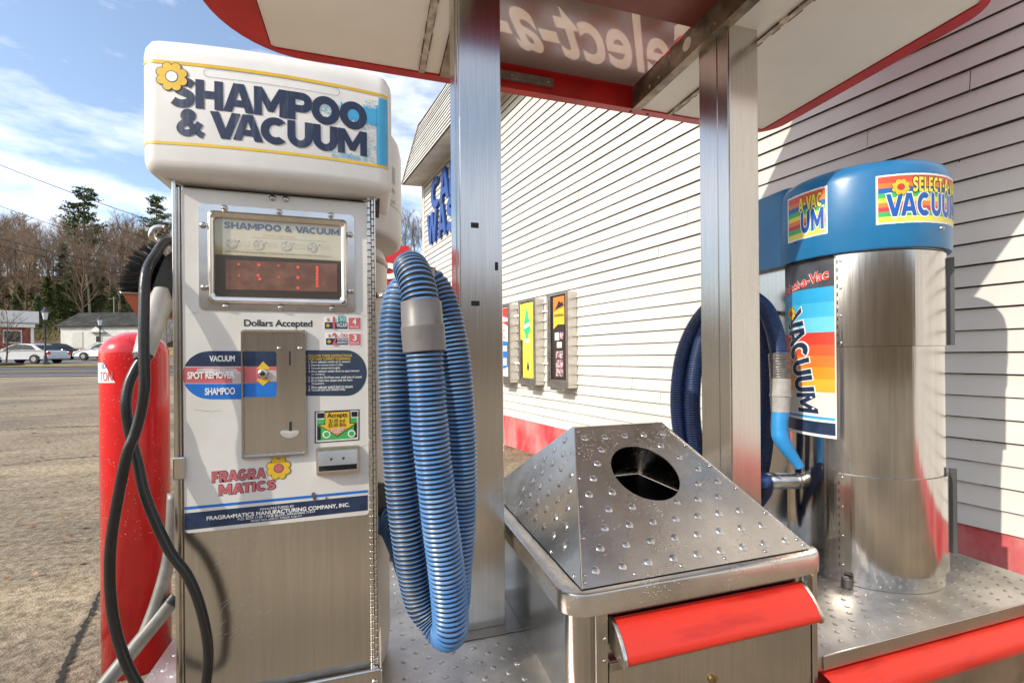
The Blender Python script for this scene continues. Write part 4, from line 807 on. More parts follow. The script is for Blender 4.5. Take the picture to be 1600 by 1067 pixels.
# scratches, chips and cracks on the door
rs_ = random.Random(21); bm = B()
for i in range(95):
    x, z = F(*c4(rs_.gauss(300, 55), rs_.uniform(420, 880))); l_ = rs_.uniform(0.004, 0.020); a = math.radians(rs_.gauss(38, 10)); w_ = rs_.uniform(0.00012, 0.00035); dx, dz = math.cos(a) * l_, math.sin(a) * l_
    ngon(bm, [(x, YD - 0.0003, z), (x + dx, YD - 0.0003, z + dz), (x + dx, YD - 0.0003, z + dz + w_), (x, YD - 0.0003, z + w_)])
obj('scratches', bm, mat('bright_scratch', (0.85, 0.83, 0.8), 0.35, 0.6), door); bpy.data.objects['scratches']['kind'] = 'stuff'
bm = B()
for i in range(34):
    x, z = F(rs_.uniform(284, 572), rs_.uniform(300, 815)); r_ = rs_.uniform(0.0003, 0.0010); ngon(bm, [(x + r_ * rs_.uniform(.5, 1.3) * math.cos(b), YD - 0.0012, z + r_ * rs_.uniform(.5, 1.3) * math.sin(b)) for b in [2 * PI * j / 7 for j in range(7)]])
for px_, py_, r_ in ((634, 258, 0.006), (690, 270, 0.003), (640, 275, 0.004)):
    x, z = F(*c4(px_, py_)); ngon(bm, [(x + r_ * rs_.uniform(.5, 1.2) * math.cos(b), YD - 0.0024, z + r_ * 1.5 * rs_.uniform(.5, 1.2) * math.sin(b)) for b in [2 * PI * j / 11 for j in range(11)]])
o = obj('paint_chips', bm, mat('paint_chip', (0.12, 0.10, 0.08), 0.7), door); o['kind'] = 'stuff'
bm = B()
for pts in (((295, 492), (303, 489), (311, 488)), ((556, 489), (566, 493), (577, 495)), ((376, 717), (382, 711), (388, 706)), ((562, 700), (570, 696), (578, 693)), ((491, 640), (493, 634), (493, 630)), ((303, 640), (330, 643), (345, 641))):
    q = [F(*p) for p in pts]
    for (xa, za), (xb, zb) in zip(q, q[1:]): ngon(bm, [(xa, YD - 0.0012, za), (xb, YD - 0.0012, zb), (xb, YD - 0.0012, zb + 0.0006), (xa, YD - 0.0012, za + 0.0006)])
o = obj('hairline_cracks', bm, mat('crack_brown', (0.28, 0.24, 0.18), 0.7), door); o['kind'] = 'stuff'
# hinge, latch, plinth
bm = B(); z = zdb - 0.02; i = 0
while z < ztop + 0.015:
    for cx_, rr_, off in ((-0.0030, 0.0042, 0), (0.0062, 0.0036, 0.009)):
        box(bm, cx_ - rr_, cx_ + rr_, YD - 0.006 + (0.002 if off else 0), Y0, z + off, z + off + 0.0172, 0.0014, 1)
    z += 0.0182; i += 1
obj('piano_hinge', bm, steel_b, mc)
bm = B(); box(bm, 0.0108, 0.0135, YD - 0.009, Y0 + 0.03, ZP + 0.16, H + 0.425, 0.0008); obj('hinge_leaf', bm, steel_b, mc)
x0, z1 = F(276, 713); x1, z0 = F(291, 747); bm = B(); box(bm, x0 - 0.004, x1, YD - 0.014, YD - 0.001, z0, z1, 0.003); obj('latch', bm, steel_b, mc)
bm = B(); box(bm, MXL - 0.004, MXR + 0.008, Y0 - 0.030, 1.46, ZP + 0.0005, zdb - 0.012, 0.006, 3); pl = obj('plinth', bm, steel, mc)
fx, fz = F(588, 1056); bm = B(); dome(bm, (fx - 0.004, Y0 - 0.030, fz), (0, -1, 0), 0.008, 0.0055, 16, 4); obj('rivet', bm, rivetm, pl, smooth=True)
# canister behind the door
beige = mat('stained_beige_canister', (0.50, 0.44, 0.36), 0.4, 0, 0.2, 4, c2=(0.60, 0.56, 0.50), th=(0.35, 0.6))
CX1, CY1 = -0.212, 1.562
bm = B(); lathe(bm, CX1, CY1, [(0.235, ZP + 0.001), (0.258, ZP + 0.03), (0.264, ZP + 0.09), (0.264, H + 0.30), (0.255, H + 0.33), (0.23, H + 0.345), (0.22, H + 0.43)], 64); can1 = obj('canister', bm, beige, mc, smooth=True, auto=40)
bm = B(); lathe(bm, CX1, CY1, [(0.2655, H + 0.285), (0.2675, H + 0.288), (0.2675, H + 0.300), (0.2655, H + 0.303)], 64); obj('band', bm, steel_d, can1, smooth=True, auto=40)
a = math.radians(-33); c = Vector((CX1 + 0.266 * math.cos(a), CY1 + 0.266 * math.sin(a), 0))
bm = B(); n_ = Vector((math.cos(a), math.sin(a), 0)); tube(bm, [c - n_ * 0.01 + Zv * (H - 0.415), c + n_ * 0.025 + Zv * (H - 0.415)], 0.046, 24); obj('hose_spigot', bm, blackm, mc, smooth=True, auto=40)
# cap
def yfront(x): return 1.197 + (x + 0.214) ** 2 / (2 * 1.55)
def cap_plan():
    p = []; x0, x1, r = -0.488, 0.056, 0.036
    for k in range(25): x = x0 + r + (x1 - x0 - 2 * r) * k / 24; p.append((x, yfront(x)))
    for k in range(1, 9): a = math.radians(-90 + 90 * k / 8); p.append((x1 - r + r * math.cos(a), yfront(x1 - r) + r + r * math.sin(a)))
    p += [(x1, 1.40), (x1, 1.55), (x0, 1.55), (x0, 1.40)]
    for k in range(0, 8): a = math.radians(180 + 90 * k / 8); p.append((x0 + r + r * math.cos(a), yfront(x0 + r) + r + r * math.sin(a)))
    return p
def inset(p, d):
    n = len(p); q = []
    for i in range(n):
        a, b = Vector(p[i - 1]), Vector(p[(i + 1) % n]); t = (b - a).normalized(); q.append((p[i][0] - t.y * d, p[i][1] + t.x * d))
    return q
CP = cap_plan(); zb_, zt_ = H + 0.424, H + 0.730
prof = [(0.075, zb_ - 0.02), (0.035, zb_ - 0.006), (0.012, zb_), (0.003, zb_ + 0.010), (0.0, zb_ + 0.024), (0.0, zt_ - 0.045), (0.003, zt_ - 0.028), (0.012, zt_ - 0.012), (0.026, zt_ - 0.002), (0.045, zt_)]
bm = B(); loft(bm, [[(x, y, z) for x, y in inset(CP, d)] for d, z in prof], cap1=True, cap0=True); capo = obj('cap', fix(bm), capm, mc, smooth=True, auto=50)
bm = B(); lathe(bm, -0.214, 1.605, [(0.270, H + 0.375), (0.302, H + 0.366), (0.311, H + 0.372), (0.316, H + 0.385), (0.316, H + 0.655), (0.310, H + 0.685), (0.29, H + 0.695), (0.2, H + 0.696)], 72); rear = obj('rear_cap', bm, capm, mc, smooth=True, auto=50)
bm = B(); lathe(bm, -0.214, 1.605, [(0.3165, H + 0.462), (0.3175, H + 0.463), (0.3175, H + 0.4645), (0.3165, H + 0.4655)], 72); obj('moulding_seam', bm, capdirt, rear)
def rearfn(a_deg, z0, hgt, wd):
    def fn(s, t): a = math.radians(a_deg) + (s - .5) * wd / 0.3165; return Vector((-0.214 + 0.3172 * math.cos(a), 1.605 + 0.3172 * math.sin(a), z0 + hgt * t))
    return fn
fade = mat('faded_grey_ink', (0.42, 0.44, 0.44), 0.5)
for i, ch in enumerate('MC'): bm = B(); text_into(bm, ch, rearfn(-33, H + 0.535 - 0.065 * i, 0.05, 0.10), 0.03); obj('faded_lettering', bm, fade, rear)
def cf(x, z, k=0): return Vector((x, yfront(x) - 0.0008 - 0.0004 * k, z))
def strip_cap(name, x0, x1, z0, z1, m_, k=0, n=30):
    bm = B(); a = []
    for i in range(n + 1): x = x0 + (x1 - x0) * i / n; a.append((cf(x, z0, k), cf(x, z1, k)))
    for (p, q), (r_, s_) in zip(a, a[1:]): bm.faces.new([bm.verts.new(v) for v in (p, r_, s_, q)])
    bmesh.ops.remove_doubles(bm, verts=bm.verts, dist=1e-5); return obj(name, bm, m_, capo, smooth=True)
cx0, cx1 = -0.434, 0.006
r_ = 0.0508
def cap_edge(u, z, k):      # goes round both corners of the cap
    x0, x1, r = -0.488, 0.056, 0.036
    if u < 0: a = math.radians(270) + u / r; return Vector((x0 + r + (r + .0008 + .0004 * k) * math.cos(a), yfront(x0 + r) + r + (r + .0008 + .0004 * k) * math.sin(a), z))
    W_ = x1 - x0 - 2 * r
    if u > W_: a = math.radians(-90) + (u - W_) / r; return Vector((x1 - r + (r + .0008 + .0004 * k) * math.cos(a), yfront(x1 - r) + r + (r + .0008 + .0004 * k) * math.sin(a), z))
    return cf(x0 + r + u, z, k)
def cap_strip(name, u0, u1, zf, m_, k=0, n=60):
    bm = B(); a = []
    for i in range(n + 1):
        u = u0 + (u1 - u0) * i / n; z0, z1 = zf(u); a.append((bm.verts.new(cap_edge(u, z0, k)), bm.verts.new(cap_edge(u, z1, k))))
    for (p, q), (r2_, s_) in zip(a, a[1:]): bm.faces.new((p, r2_, s_, q))
    return obj(name, bm, m_, capo, smooth=True)
cap_strip('yellow_stripe', -0.062, 0.502, lambda u: (H + 0.6615, H + 0.669), yellow); cap_strip('yellow_stripe', -0.062, 0.502, lambda u: (H + 0.481, H + 0.4875), yellow)
rg = random.Random(5)
cap_strip('cyan_brush_mark', 0.386, 0.478, lambda u: (H + 0.585 + 0.010 * max(0, min(1, (0.44 - u) * 12)) + rg.uniform(-.004, .004), H + 0.628 - 0.004 * max(0, min(1, (0.44 - u) * 12)) + rg.uniform(-.006, .003)), cyan, 0, 90)
cap_strip('cyan_brush_mark', 0.470, 0.500, lambda u: (H + 0.4885, H + 0.660 - rg.uniform(0, 0.004) - (0.02 if u < .476 else 0)), cyan, 0, 30)
bm = B(); rd_ = random.Random(9)
for i in range(260):
    u = rd_.choice((rd_.gauss(0.37, 0.03), rd_.uniform(0.44, 0.47))); z = H + (rd_.gauss(0.606, 0.012) if u < 0.43 else rd_.uniform(0.49, 0.65)); r_ = rd_.uniform(0.0005, 0.0018)
    if u < 0.47: ngon(bm, [cap_edge(u + r_ * 1.8 * math.cos(b), z + r_ * math.sin(b), 0) for b in [2 * PI * j / 6 for j in range(6)]])
for i in range(90):
    u = rd_.gauss(0.405, 0.018); z = H + rd_.gauss(0.497, 0.004); r_ = rd_.uniform(0.0008, 0.0022); ngon(bm, [cap_edge(u + r_ * 1.6 * math.cos(b), z + r_ * math.sin(b), 0) for b in [2 * PI * j / 6 for j in range(6)]])
o = obj('cyan_flecks', bm, mat('pale_cyan_fleck', (0.22, 0.48, 0.62), 0.4), capo); o['kind'] = 'stuff'
def captext(s, x0, x1, z0, z1, bold, sp, k=1):
    bm = B(); heavy_into(bm, s, lambda a, b: cf(x0 + (x1 - x0) * a, H + z0 + (z1 - z0) * b, k), sp, 0.02); return obj('cap_lettering', bm, navyw, capo)
captext('SHAMPOO', -0.424, -0.006, 0.5675, 0.6315, 0, 0.03); captext('&', -0.414, -0.358, 0.5035, 0.5625, 0, 0); captext('VACUUM', -0.345, -0.006, 0.5035, 0.5625, 0, 0.04)
flower(-0.422, H + 0.633, 0.0345, lambda x, z, k: cf(x, z, 2.5 + k) if x > -0.452 else cap_edge(x + 0.452, z, 2.5 + k), capo, 8, whiteink)
b1 = B(); o_ = rr2(-0.358, H + 0.640, -0.068, H + 0.6595, 0.0097); i_ = rr2(-0.3573, H + 0.6407, -0.0687, H + 0.6588, 0.0090)
V0 = [b1.verts.new(cf(x, z, 1)) for x, z in o_]; V1 = [b1.verts.new(cf(x, z, 1)) for x, z in i_]
for i in range(len(V0)): b1.faces.new((V0[i], V0[(i + 1) % len(V0)], V1[(i + 1) % len(V0)], V1[i]))
bmesh.ops.subdivide_edges(b1, edges=[e for e in b1.edges if e.calc_length() > 0.1], cuts=16, use_grid_fill=True)
for v in b1.verts: v.co.y = yfront(v.co.x) - 0.0012
obj('cap_outline', b1, blackink, capo)
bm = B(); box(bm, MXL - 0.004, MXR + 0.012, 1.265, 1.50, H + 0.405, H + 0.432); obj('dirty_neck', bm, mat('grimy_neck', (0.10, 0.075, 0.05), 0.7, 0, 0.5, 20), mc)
# hook and nozzle tray on the left flank
bm = B(); tube(bm, [PY(272, 380, 1.34), PY(246, 378, 1.335), PY(238, 369, 1.33), PY(241, 359, 1.33), PY(250, 356, 1.33), PY(257, 357, 1.33)], 0.0085, 12, 0.006); obj('chrome_hook', bm, rivetm, mc, smooth=True)
a = PY(192, 457, 1.36); b_ = PY(300, 459, 1.36)
bm = B(); box(bm, a.x, b_.x, 1.345, 1.42, a.z - 0.004, a.z, 0.0015); nt_ = obj('nozzle_tray', bm, steel_b, mc)
bm = B(); hexa(bm, [(a.x + 0.03, 1.36, a.z - 0.06), (b_.x, 1.36, a.z - 0.06), (b_.x, 1.41, a.z - 0.06), (a.x + 0.03, 1.41, a.z - 0.06), (a.x + 0.004, 1.347, a.z - 0.0045), (b_.x, 1.347, a.z - 0.0045), (b_.x, 1.418, a.z - 0.0045), (a.x + 0.004, 1.418, a.z - 0.0045)]); obj('tray_cup', fix(bm), mat('brick_red_plastic', (0.30, 0.07, 0.035), 0.5), nt_)

# ---------------------------------------------------------------- brush, black hose, wand, bollard
br = thing('shampoo_brush', 'black bristled brush with grey cone handle resting in the tray beside the machine', 'brush', tuple(PY(245, 450, 1.36)))
bm = B(); pts = [PY(x, y, 1.33) for x, y in ((262, 395), (275, 392), (275, 470), (250, 468), (236, 452), (243, 432), (252, 410))]; prism(bm, pts, (0, 0.05, 0)); fix(bm); bmesh.ops.bevel(bm, geom=list(bm.edges), offset=0.004, segments=2, affect='EDGES'); obj('brush_body', bm, blackm, br, smooth=True, auto=40)
bm = B(); rb = random.Random(2)
for i in range(1000):
    s = rb.random(); y = rb.uniform(1.325, 1.40); base = PY(250 - 20 * s + rb.uniform(-2, 2), 398 + 52 * s, 1.35); base.y = y
    tip = PY(222 - 31 * s + 16 * max(0, 0.25 - s) * 4 + rb.uniform(-4, 4), 384 + 70 * s ** 1.1 + rb.uniform(-5, 5), 1.35); tip.y = y + rb.uniform(-.01, .01)
    d = (tip - base); n_ = d.cross(Vector((0, 1, 0))).normalized() * 0.0012; ngon(bm, [base - n_, base + n_, tip + n_ * .7, tip - n_ * .7]); n2 = Vector((0, 0.0012, 0)); ngon(bm, [base - n2, base + n2, tip + n2, tip - n2])
o = obj('bristles', bm, mat('black_bristle', (0.010, 0.009, 0.008), 0.5), br); o['kind'] = 'stuff'
bm = B(); p0, p1, p2, p3 = [PY(*q) for q in ((253, 452, 1.335), (251, 474, 1.325), (232, 530, 1.285), (224, 556, 1.265))]
sweep(bm, [p0, p1, p2, p3], lambda i: (0.016, 0.0265, 0.0225, 0.0205)[i], 20); obj('cone_handle', bm, grey2, br, smooth=True, auto=50)
bm = B(); sweep(bm, [p3, p3 + (p3 - p2).normalized() * 0.012], lambda i: (0.019, 0.016)[i], 18); obj('ferrule', bm, blackm, br)
bh = thing('shampoo_hose', 'thin black rubber hose looping down in front of the steel door', 'hose', tuple(PY(205, 700, 1.22)))
path = [(300, 392, 1.40), (264, 376, 1.335), (242, 400, 1.275), (228, 430, 1.235), (225, 490, 1.215), (225, 550, 1.205), (226, 602, 1.20), (221, 640, 1.20), (211, 677, 1.195), (199, 707, 1.19), (186, 769, 1.19), (173, 855, 1.19), (174, 941, 1.19), (188, 1009, 1.19), (213, 1066, 1.185), (245, 1105, 1.18), (285, 1118, 1.18), (312, 1105, 1.185), (322, 1067, 1.19), (325, 1009, 1.195), (313, 948, 1.20), (293, 899, 1.205), (262, 855, 1.21), (228, 776, 1.22), (215, 722, 1.228), (203, 677, 1.232), (197, 634, 1.235), (201, 602, 1.245), (211, 578, 1.255), (222, 560, 1.263)]
cpath = catmull([PY(*p) for p in path], 0.004); bm = B(); sweep(bm, cpath, lambda i: 0.0102 + 0.00025 * (i % 2), 16); obj('hose_tube', bm, blackm, bh, smooth=True)
wd = thing('metal_wand', 'grey metal pipe with black end cap lying against the left flank of the machine', 'pipe', tuple(PY(220, 1010, 1.45)))
bm = B(); tube(bm, [PY(268, 941, 1.50), PY(150, 1085, 1.40)], 0.0185, 18); obj('pipe', bm, wandm, wd, smooth=True, auto=40)
bm = B(); p = PY(268, 941, 1.50); q = PY(150, 1085, 1.40); d = (p - q).normalized(); tube(bm, [p - d * 0.004, p + d * 0.016], 0.021, 18); obj('end_cap', bm, blackm, wd, smooth=True, auto=40)
bm = B(); tube(bm, [PY(272, 770, 1.56), PY(266, 860, 1.54), PY(247, 935, 1.50), PY(222, 1002, 1.46)], 0.0165, 16, 0.02); obj('bent_tube', bm, wandm, wd, smooth=True)
bo = thing('bollard', 'red plastic covered bollard wet with droplets beyond the end of the island', 'bollard', (-0.95, 2.32, 0))
BX, BY, BR_ = -0.952, 2.325, 0.1165
bm = B(); zt = H + 0.115; lathe(bm, BX, BY, [(BR_, -0.05), (BR_, zt - 0.09)] + [(BR_ * math.cos(a), zt - 0.09 + 0.09 * math.sin(a)) for a in [PI / 2 * k / 10 for k in range(1, 10)]] + [(0.004, zt)], 48); bs = obj('sleeve', bm, redwet, bo, smooth=True)
rdp = random.Random(77); bm = B()
for i in range(520):
    a = math.radians(rdp.uniform(-215, -20)); u = rdp.random() ** 1.4; zz = zt - 0.09 - 0.85 * u + (0.085 if rdp.random() < .35 else 0); r_ = rdp.uniform(0.0008, 0.0026)
    if zz > zt - 0.09: el_ = rdp.uniform(0, 1.3); nrm = Vector((math.cos(a) * math.cos(el_), math.sin(a) * math.cos(el_), math.sin(el_))); p = Vector((BX + BR_ * math.cos(a) * math.cos(el_), BY + BR_ * math.sin(a) * math.cos(el_), zt - 0.09 + 0.09 * math.sin(el_)))
    else: nrm = Vector((math.cos(a), math.sin(a), 0)); p = Vector((BX, BY, zz)) + nrm * BR_
    dome(bm, p, nrm, r_, r_ * 0.7, 6, 2)
o = obj('water_drops', bm, mat('water_drop', (0.60, 0.16, 0.16), 0.08, 0, 0.02, spec=1.0), bs, smooth=True); o['kind'] = 'stuff'
def bw(px, py, k=0): a, z = cylhit(px, py, BX, BY, BR_ + 0.0006 + 0.0006 * k); r = BR_ + 0.0006 + 0.0006 * k; return Vector((BX + r * math.cos(a), BY + r * math.sin(a), z))
bm = B(); ang0, z0 = cylhit(158.5, 598, BX, BY, BR_ + .0006); ang1, z1 = cylhit(180, 598, BX, BY, BR_ + .0006); zt0 = cylhit(160, 567, BX, BY, BR_)[1]
NB = 14; a_ = []
for i in range(NB + 1):
    s = i / NB; a = ang0 - 0.5 + (ang1 - ang0 + 0.5) * s; top = zt0 if s < 0.62 else zt0 + (z0 - zt0) * (s - 0.62) / 0.38; r = BR_ + 0.0008; a_.append((bm.verts.new((BX + r * math.cos(a), BY + r * math.sin(a), z0)), bm.verts.new((BX + r * math.cos(a), BY + r * math.sin(a), top))))
for (p, q), (r2_, s_) in zip(a_, a_[1:]): bm.faces.new((p, r2_, s_, q))
st = obj('sticker', bm, whiteink, bo)
def bt(s, a0, a1, zb, zt_, m_, b=0.02):
    bm = B(); r = BR_ + 0.0016; text_into(bm, s, lambda u, v: Vector((BX + r * math.cos(a0 + (a1 - a0) * u), BY + r * math.sin(a0 + (a1 - a0) * u), zb + (zt_ - zb) * v)), b); obj('sticker_lettering', bm, m_, st)
da = ang1 - ang0
bt('TON', ang0 - 0.05, ang0 + da * 0.86, z0 + 0.006, z0 + 0.044, pink); bt('ED', ang0 + 0.03, ang0 + da * 0.42, z0 + 0.056, z0 + 0.076, blueink)

# ---------------------------------------------------------------- blue vacuum hoses
def hose(name, label, pts, rad, pitch, m_rib, loc, segs=22):
    th = thing(name, label, 'hose', loc); path = catmull(pts, pitch / 6); bm = B()
    pr = (0.0, 0.0, 0.8, 1.0, 0.8, 0.1); dp = rad * 0.10
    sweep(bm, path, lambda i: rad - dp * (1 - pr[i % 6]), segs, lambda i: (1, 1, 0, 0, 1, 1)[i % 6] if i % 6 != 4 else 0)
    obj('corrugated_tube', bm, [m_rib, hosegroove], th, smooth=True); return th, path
h1p = [(598, 815, 1.42), (612, 818, 1.40), (632, 860, 1.32), (652, 915, 1.24), (676, 958, 1.18), (706, 948, 1.13), (712, 890, 1.12), (719, 800, 1.12), (719, 690, 1.12), (711, 570, 1.12), (696, 490, 1.13), (679, 450, 1.145), (660, 440, 1.15), (640, 450, 1.13), (625, 472, 1.105), (618, 540, 1.09), (621, 640, 1.08), (630, 760, 1.075), (643, 860, 1.075), (657, 930, 1.085), (676, 962, 1.08), (696, 985, 1.05), (704, 975, 1.015), (699, 905, 1.005), (686, 800, 1.00), (674, 690, 1.00), (667, 600, 1.00), (663, 540, 1.00), (660, 490, 1.005), (652, 445, 1.02), (644, 424, 1.05), (643, 421, 1.085), (650, 432, 1.13), (655, 470, 1.15)]
h1, h1path = hose('vacuum_hose', 'coiled bright blue ribbed hose hanging in loops beside the steel door', [PY(*p) for p in h1p], 0.0405, 0.0102, hoseblue, tuple(PY(670, 700, 1.08)))
bm = B(); a, b_, c = PY(658, 472, 1.006), PY(660.5, 510, 1.002), PY(664, 550, 1.00)
sweep(bm, [a, a + (b_ - a) * .02, a + (b_ - a) * .97, b_, b_ + (c - b_) * .04, b_ + (c - b_) * .97, c], lambda i: (0.040, 0.0435, 0.0445, 0.0465, 0.0465, 0.0460, 0.042)[i], 28); obj('cuff', bm, grey, h1, smooth=True, auto=50)
bm = B(); hk = [PY(648, 470, 1.12), PY(650, 462, 1.12)]; bar0, bar1 = Vector((-0.03, 1.35, PY(650, 455, 1.1).z + 0.012)), PY(668, 452, 1.08); tube(bm, [bar0, bar1, bar1 + Vector((0.01, -0.01, 0.05))], 0.009, 10); obj('hose_hook', bm, rivetm, mc)
# ---------------------------------------------------------------- trash can between the posts
tc_ = thing('trash_can', 'dimpled stainless trash can with round opening in a pyramid hood and red bumper', 'trash can', (0.91, 1.6, ZP))
def rring(x0, x1, y0, y1, z, r, n=7): return [(x, y, z) for x, y in rr2(x0, y0, x1, y1, r, n)]
zr0, zr1 = H - 0.677, H - 0.618
bm = B(); loft(bm, [rring(0.50, 1.328, 1.118, 2.09, 0.10, 0.055), rring(0.50, 1.328, 1.118, 2.09, zr0 + 0.001, 0.055)], cap0=True, cap1=True); obj('bin_body', fix(bm), steel, tc_, smooth=True, auto=40)
bm = B(); X0, X1, Y0_, Y1_ = 0.470, 1.362, 1.085, 2.115
loft(bm, [rring(X0 + .02, X1 - .02, Y0_ + .02, Y1_ - .02, zr0 - 0.001, 0.05), rring(X0, X1, Y0_, Y1_, zr0, 0.07), rring(X0, X1, Y0_, Y1_, zr1 - 0.010, 0.07), rring(X0 + .003, X1 - .003, Y0_ + .003, Y1_ - .003, zr1 - 0.003, 0.067), rring(X0 + .010, X1 - .010, Y0_ + .010, Y1_ - .010, zr1, 0.06), rring(X0 + .06, X1 - .06, Y0_ + .06, Y1_ - .06, zr1 - 0.001, 0.03)], cap1=True); obj('rim', fix(bm), steel_h, tc_, smooth=True, auto=40)
hb = H - 0.615; hz_ = H - 0.272
BLf, BRf = Vector((0.525, 1.108, hb)), Vector((1.323, 1.118, hb)); TLf, TRf = Vector((0.734, 1.600, hz_)), Vector((1.114, 1.600, hz_)); BLb, BRb = Vector((0.525, 2.09, hb)), Vector((1.323, 2.09, hb)); TLb, TRb = TLf + Vector((0, 0.02, 0)), TRf + Vector((0, 0.02, 0))
nf = (BRf - BLf).cross(TLf - BLf).normalized()
def hit_plane(px, py, p0, n_): d = ray(px, py); return EYE + d * ((p0 - EYE).dot(n_) / d.dot(n_))
hc = hit_plane(1008, 737, BLf, nf); e1 = (hit_plane(1060, 737, BLf, nf) - hc); hu = Vector((1, 0, 0)); hu = (hu - nf * hu.dot(nf)).normalized(); hv_ = nf.cross(hu).normalized(); HRAD = 0.122
def front_panel():
    bm = B(); n = 64; c = []; o_ = []; quad = [BLf, BRf, TRf, TLf]
    for k in range(n):
        a = 2 * PI * k / n; d = hu * math.cos(a) + hv_ * math.sin(a); c.append(hc + d * HRAD); best = None
        for i in range(4):
            p, q = quad[i], quad[(i + 1) % 4]; ed = q - p; nn = nf.cross(ed); den = d.dot(nn)
            if abs(den) > 1e-9:
                t = (p - hc).dot(nn) / den
                if t > 0 and (best is None or t < best): best = t
        o_.append(hc + d * best)
    for q in quad:      # snap nearest boundary samples onto the corners
        i = min(range(n), key=lambda k: (o_[k] - q).length); o_[i] = q.copy()
    mid = [[c[k].lerp(o_[k], f) for k in range(n)] for f in (0, 0.15, 0.5, 1)]
    loft(bm, mid); d = -nf * 0.004
    loft(bm, [[p + d * 0 for p in c], [p - nf * 0.006 for p in c], [p - nf * 0.006 + (p - hc).normalized() * 0.02 for p in c]])
    bmesh.ops.remove_doubles(bm, verts=bm.verts, dist=1e-5); return bm
bm = B()
for f in ([BLf, TLf, TLb, BLb], [BRb, TRb, TRf, BRf], [BLb, TLb, TRb, BRb], [TLf, TRf, TRb, TLb]): ngon(bm, f)
bmesh.ops.remove_doubles(bm, verts=bm.verts, dist=1e-5); bmS = bm; bmF = fix(front_panel())
bm = B(); t = 0.006
for a, b in ((BLf, TLf), (BRf, TRf)): tube(bm, [a + nf * 0.001, b + nf * 0.001], 0.0022, 8)
bmE = bm
bm = bmF; up = (TLf - BLf); upn = hv_
L_ = (TLf - BLf - hu * (TLf - BLf).dot(hu)).length; row = 0; v = 0.045
while v < L_ - 0.02:
    fr = v / L_; xl = BLf.x + (TLf.x - BLf.x) * fr + 0.035; xr = BRf.x + (TRf.x - BRf.x) * fr - 0.03; x = 0.5 + (0.042 if row % 2 else 0)
    while x < xr:
        if x > xl:
            p = BLf + hv_ * v; p = Vector((x, p.y, p.z)); p += nf * ((BLf - p).dot(nf))
            if (p - hc).length > HRAD + 0.018: dome(bm, p, nf, 0.0135, 0.0042, 14, 4)
        x += 0.084
    v += 0.062; row += 1
fp = obj('hood_front', bm, steel_h, tc_, smooth=True, auto=35)
nl = (BLb - TLf).cross(BLf - TLf).normalized(); nl = nl if nl.x < 0 else -nl
bm = bmS
for i in range(7):
    for j in range(7):
        y = 1.20 + 0.084 * i + (0.042 if j % 2 else 0); s = (j + 1) / 8.2; x = BLf.x + (TLf.x - BLf.x) * s; z = hb + (hz_ - hb) * s
        yl = BLf.y + (TLf.y - BLf.y) * s + 0.04; yr = BLb.y + (TLb.y - BLb.y) * s - 0.04
        if yl < y < yr: dome(bm, (x, y, z), nl, 0.0135, 0.0042, 14, 4)
hs = obj('hood_sides', bm, steel_h, tc_, smooth=True, auto=35); obj('hood_fold', bmE, steel_b, hs)
for k in range(6):
    f = k / 5
    for p_, n_ in ((BLf.lerp(BRf, 0.02 + 0.96 * f) + hv_ * 0.016, nf), (BLf.lerp(TLf, 0.06 + 0.90 * f) + hu * 0.012, nf), (BRf.lerp(TRf, 0.06 + 0.90 * f) - hu * 0.012, nf), (BLf.lerp(BLb, 0.05 + 0.85 * f) + (TLf - BLf).normalized() * 0.014 + nl * 0.0006, nl)):
        bm = B(); dome(bm, p_, n_, 0.006, 0.004); obj('rivet', bm, rivetm, fp if n_ is nf else hs, smooth=True)
bm = B(); ngon(bm, [(0.54, 1.13, hb + 0.003), (1.31, 1.13, hb + 0.003), (1.31, 2.08, hb + 0.003), (0.54, 2.08, hb + 0.003)])
obj('dark_liner', bm, mat('black_bin_liner', (0.012, 0.011, 0.010), 0.35, 0, 0.3, 20, 0.6, 14), tc_)
# bin front: jambs, red bumper between bright brackets, drawer with lock
for x0, x1, z0 in ((0.560, 0.596, 0.11), (1.306, 1.326, 0.11)): bm = B(); box(bm, x0, x1, 1.098, 1.119, z0, zr0 - 0.002, 0.003); obj('jamb', bm, steel, tc_)
rz0, rz1 = H - 0.805, H - 0.706
prf = [(1.110, rz1), (1.096, rz1 - 0.002), (1.080, rz1 - 0.010), (1.062, rz1 - 0.026), (1.046, rz1 - 0.046), (1.034, rz1 - 0.066), (1.028, rz1 - 0.080), (1.029, rz1 - 0.090), (1.035, rz1 - 0.096), (1.045, rz1 - 0.098), (1.075, rz1 - 0.092), (1.110, rz1 - 0.086)]
prf = [(1.112 - (1.112 - y) * 0.94, rz1 - (rz1 - z) * 0.92) for y, z in prf]
bm = B(); loft(bm, [[(x, y, z) for y, z in prf] for x in (0.6175, 0.9, 1.2600)], close=False); ngon(bm, [(0.6175, y, z) for y, z in prf]); ngon(bm, [(1.2600, y, z) for y, z in prf]); obj('red_bumper', fix(bm), redroll, tc_, smooth=True, auto=50)
for xa in (0.606, 1.2605):
    bm = B(); c = (1.085, (rz0 + rz1) / 2); big = [(c[0] + (y - c[0]) * 1.08, c[1] + (z - c[1]) * 1.08) for y, z in prf]; prism(bm, [(xa, y, z) for y, z in big], (0.0105, 0, 0)); fix(bm); bmesh.ops.bevel(bm, geom=list(bm.edges), offset=0.0025, segments=2, affect='EDGES'); obj('end_bracket', bm, steel_b, tc_, smooth=True, auto=40)
bm = B(); box(bm, 0.600, 1.303, 1.102, 1.117, 0.12, rz0 - 0.012, 0.003); dr = obj('drawer_front', bm, steel, tc_)
bm = B(); box(bm, 0.600, 1.303, 1.094, 1.1015, rz0 - 0.034, rz0 - 0.013, 0.002); obj('drawer_lip', bm, steel_d, dr)
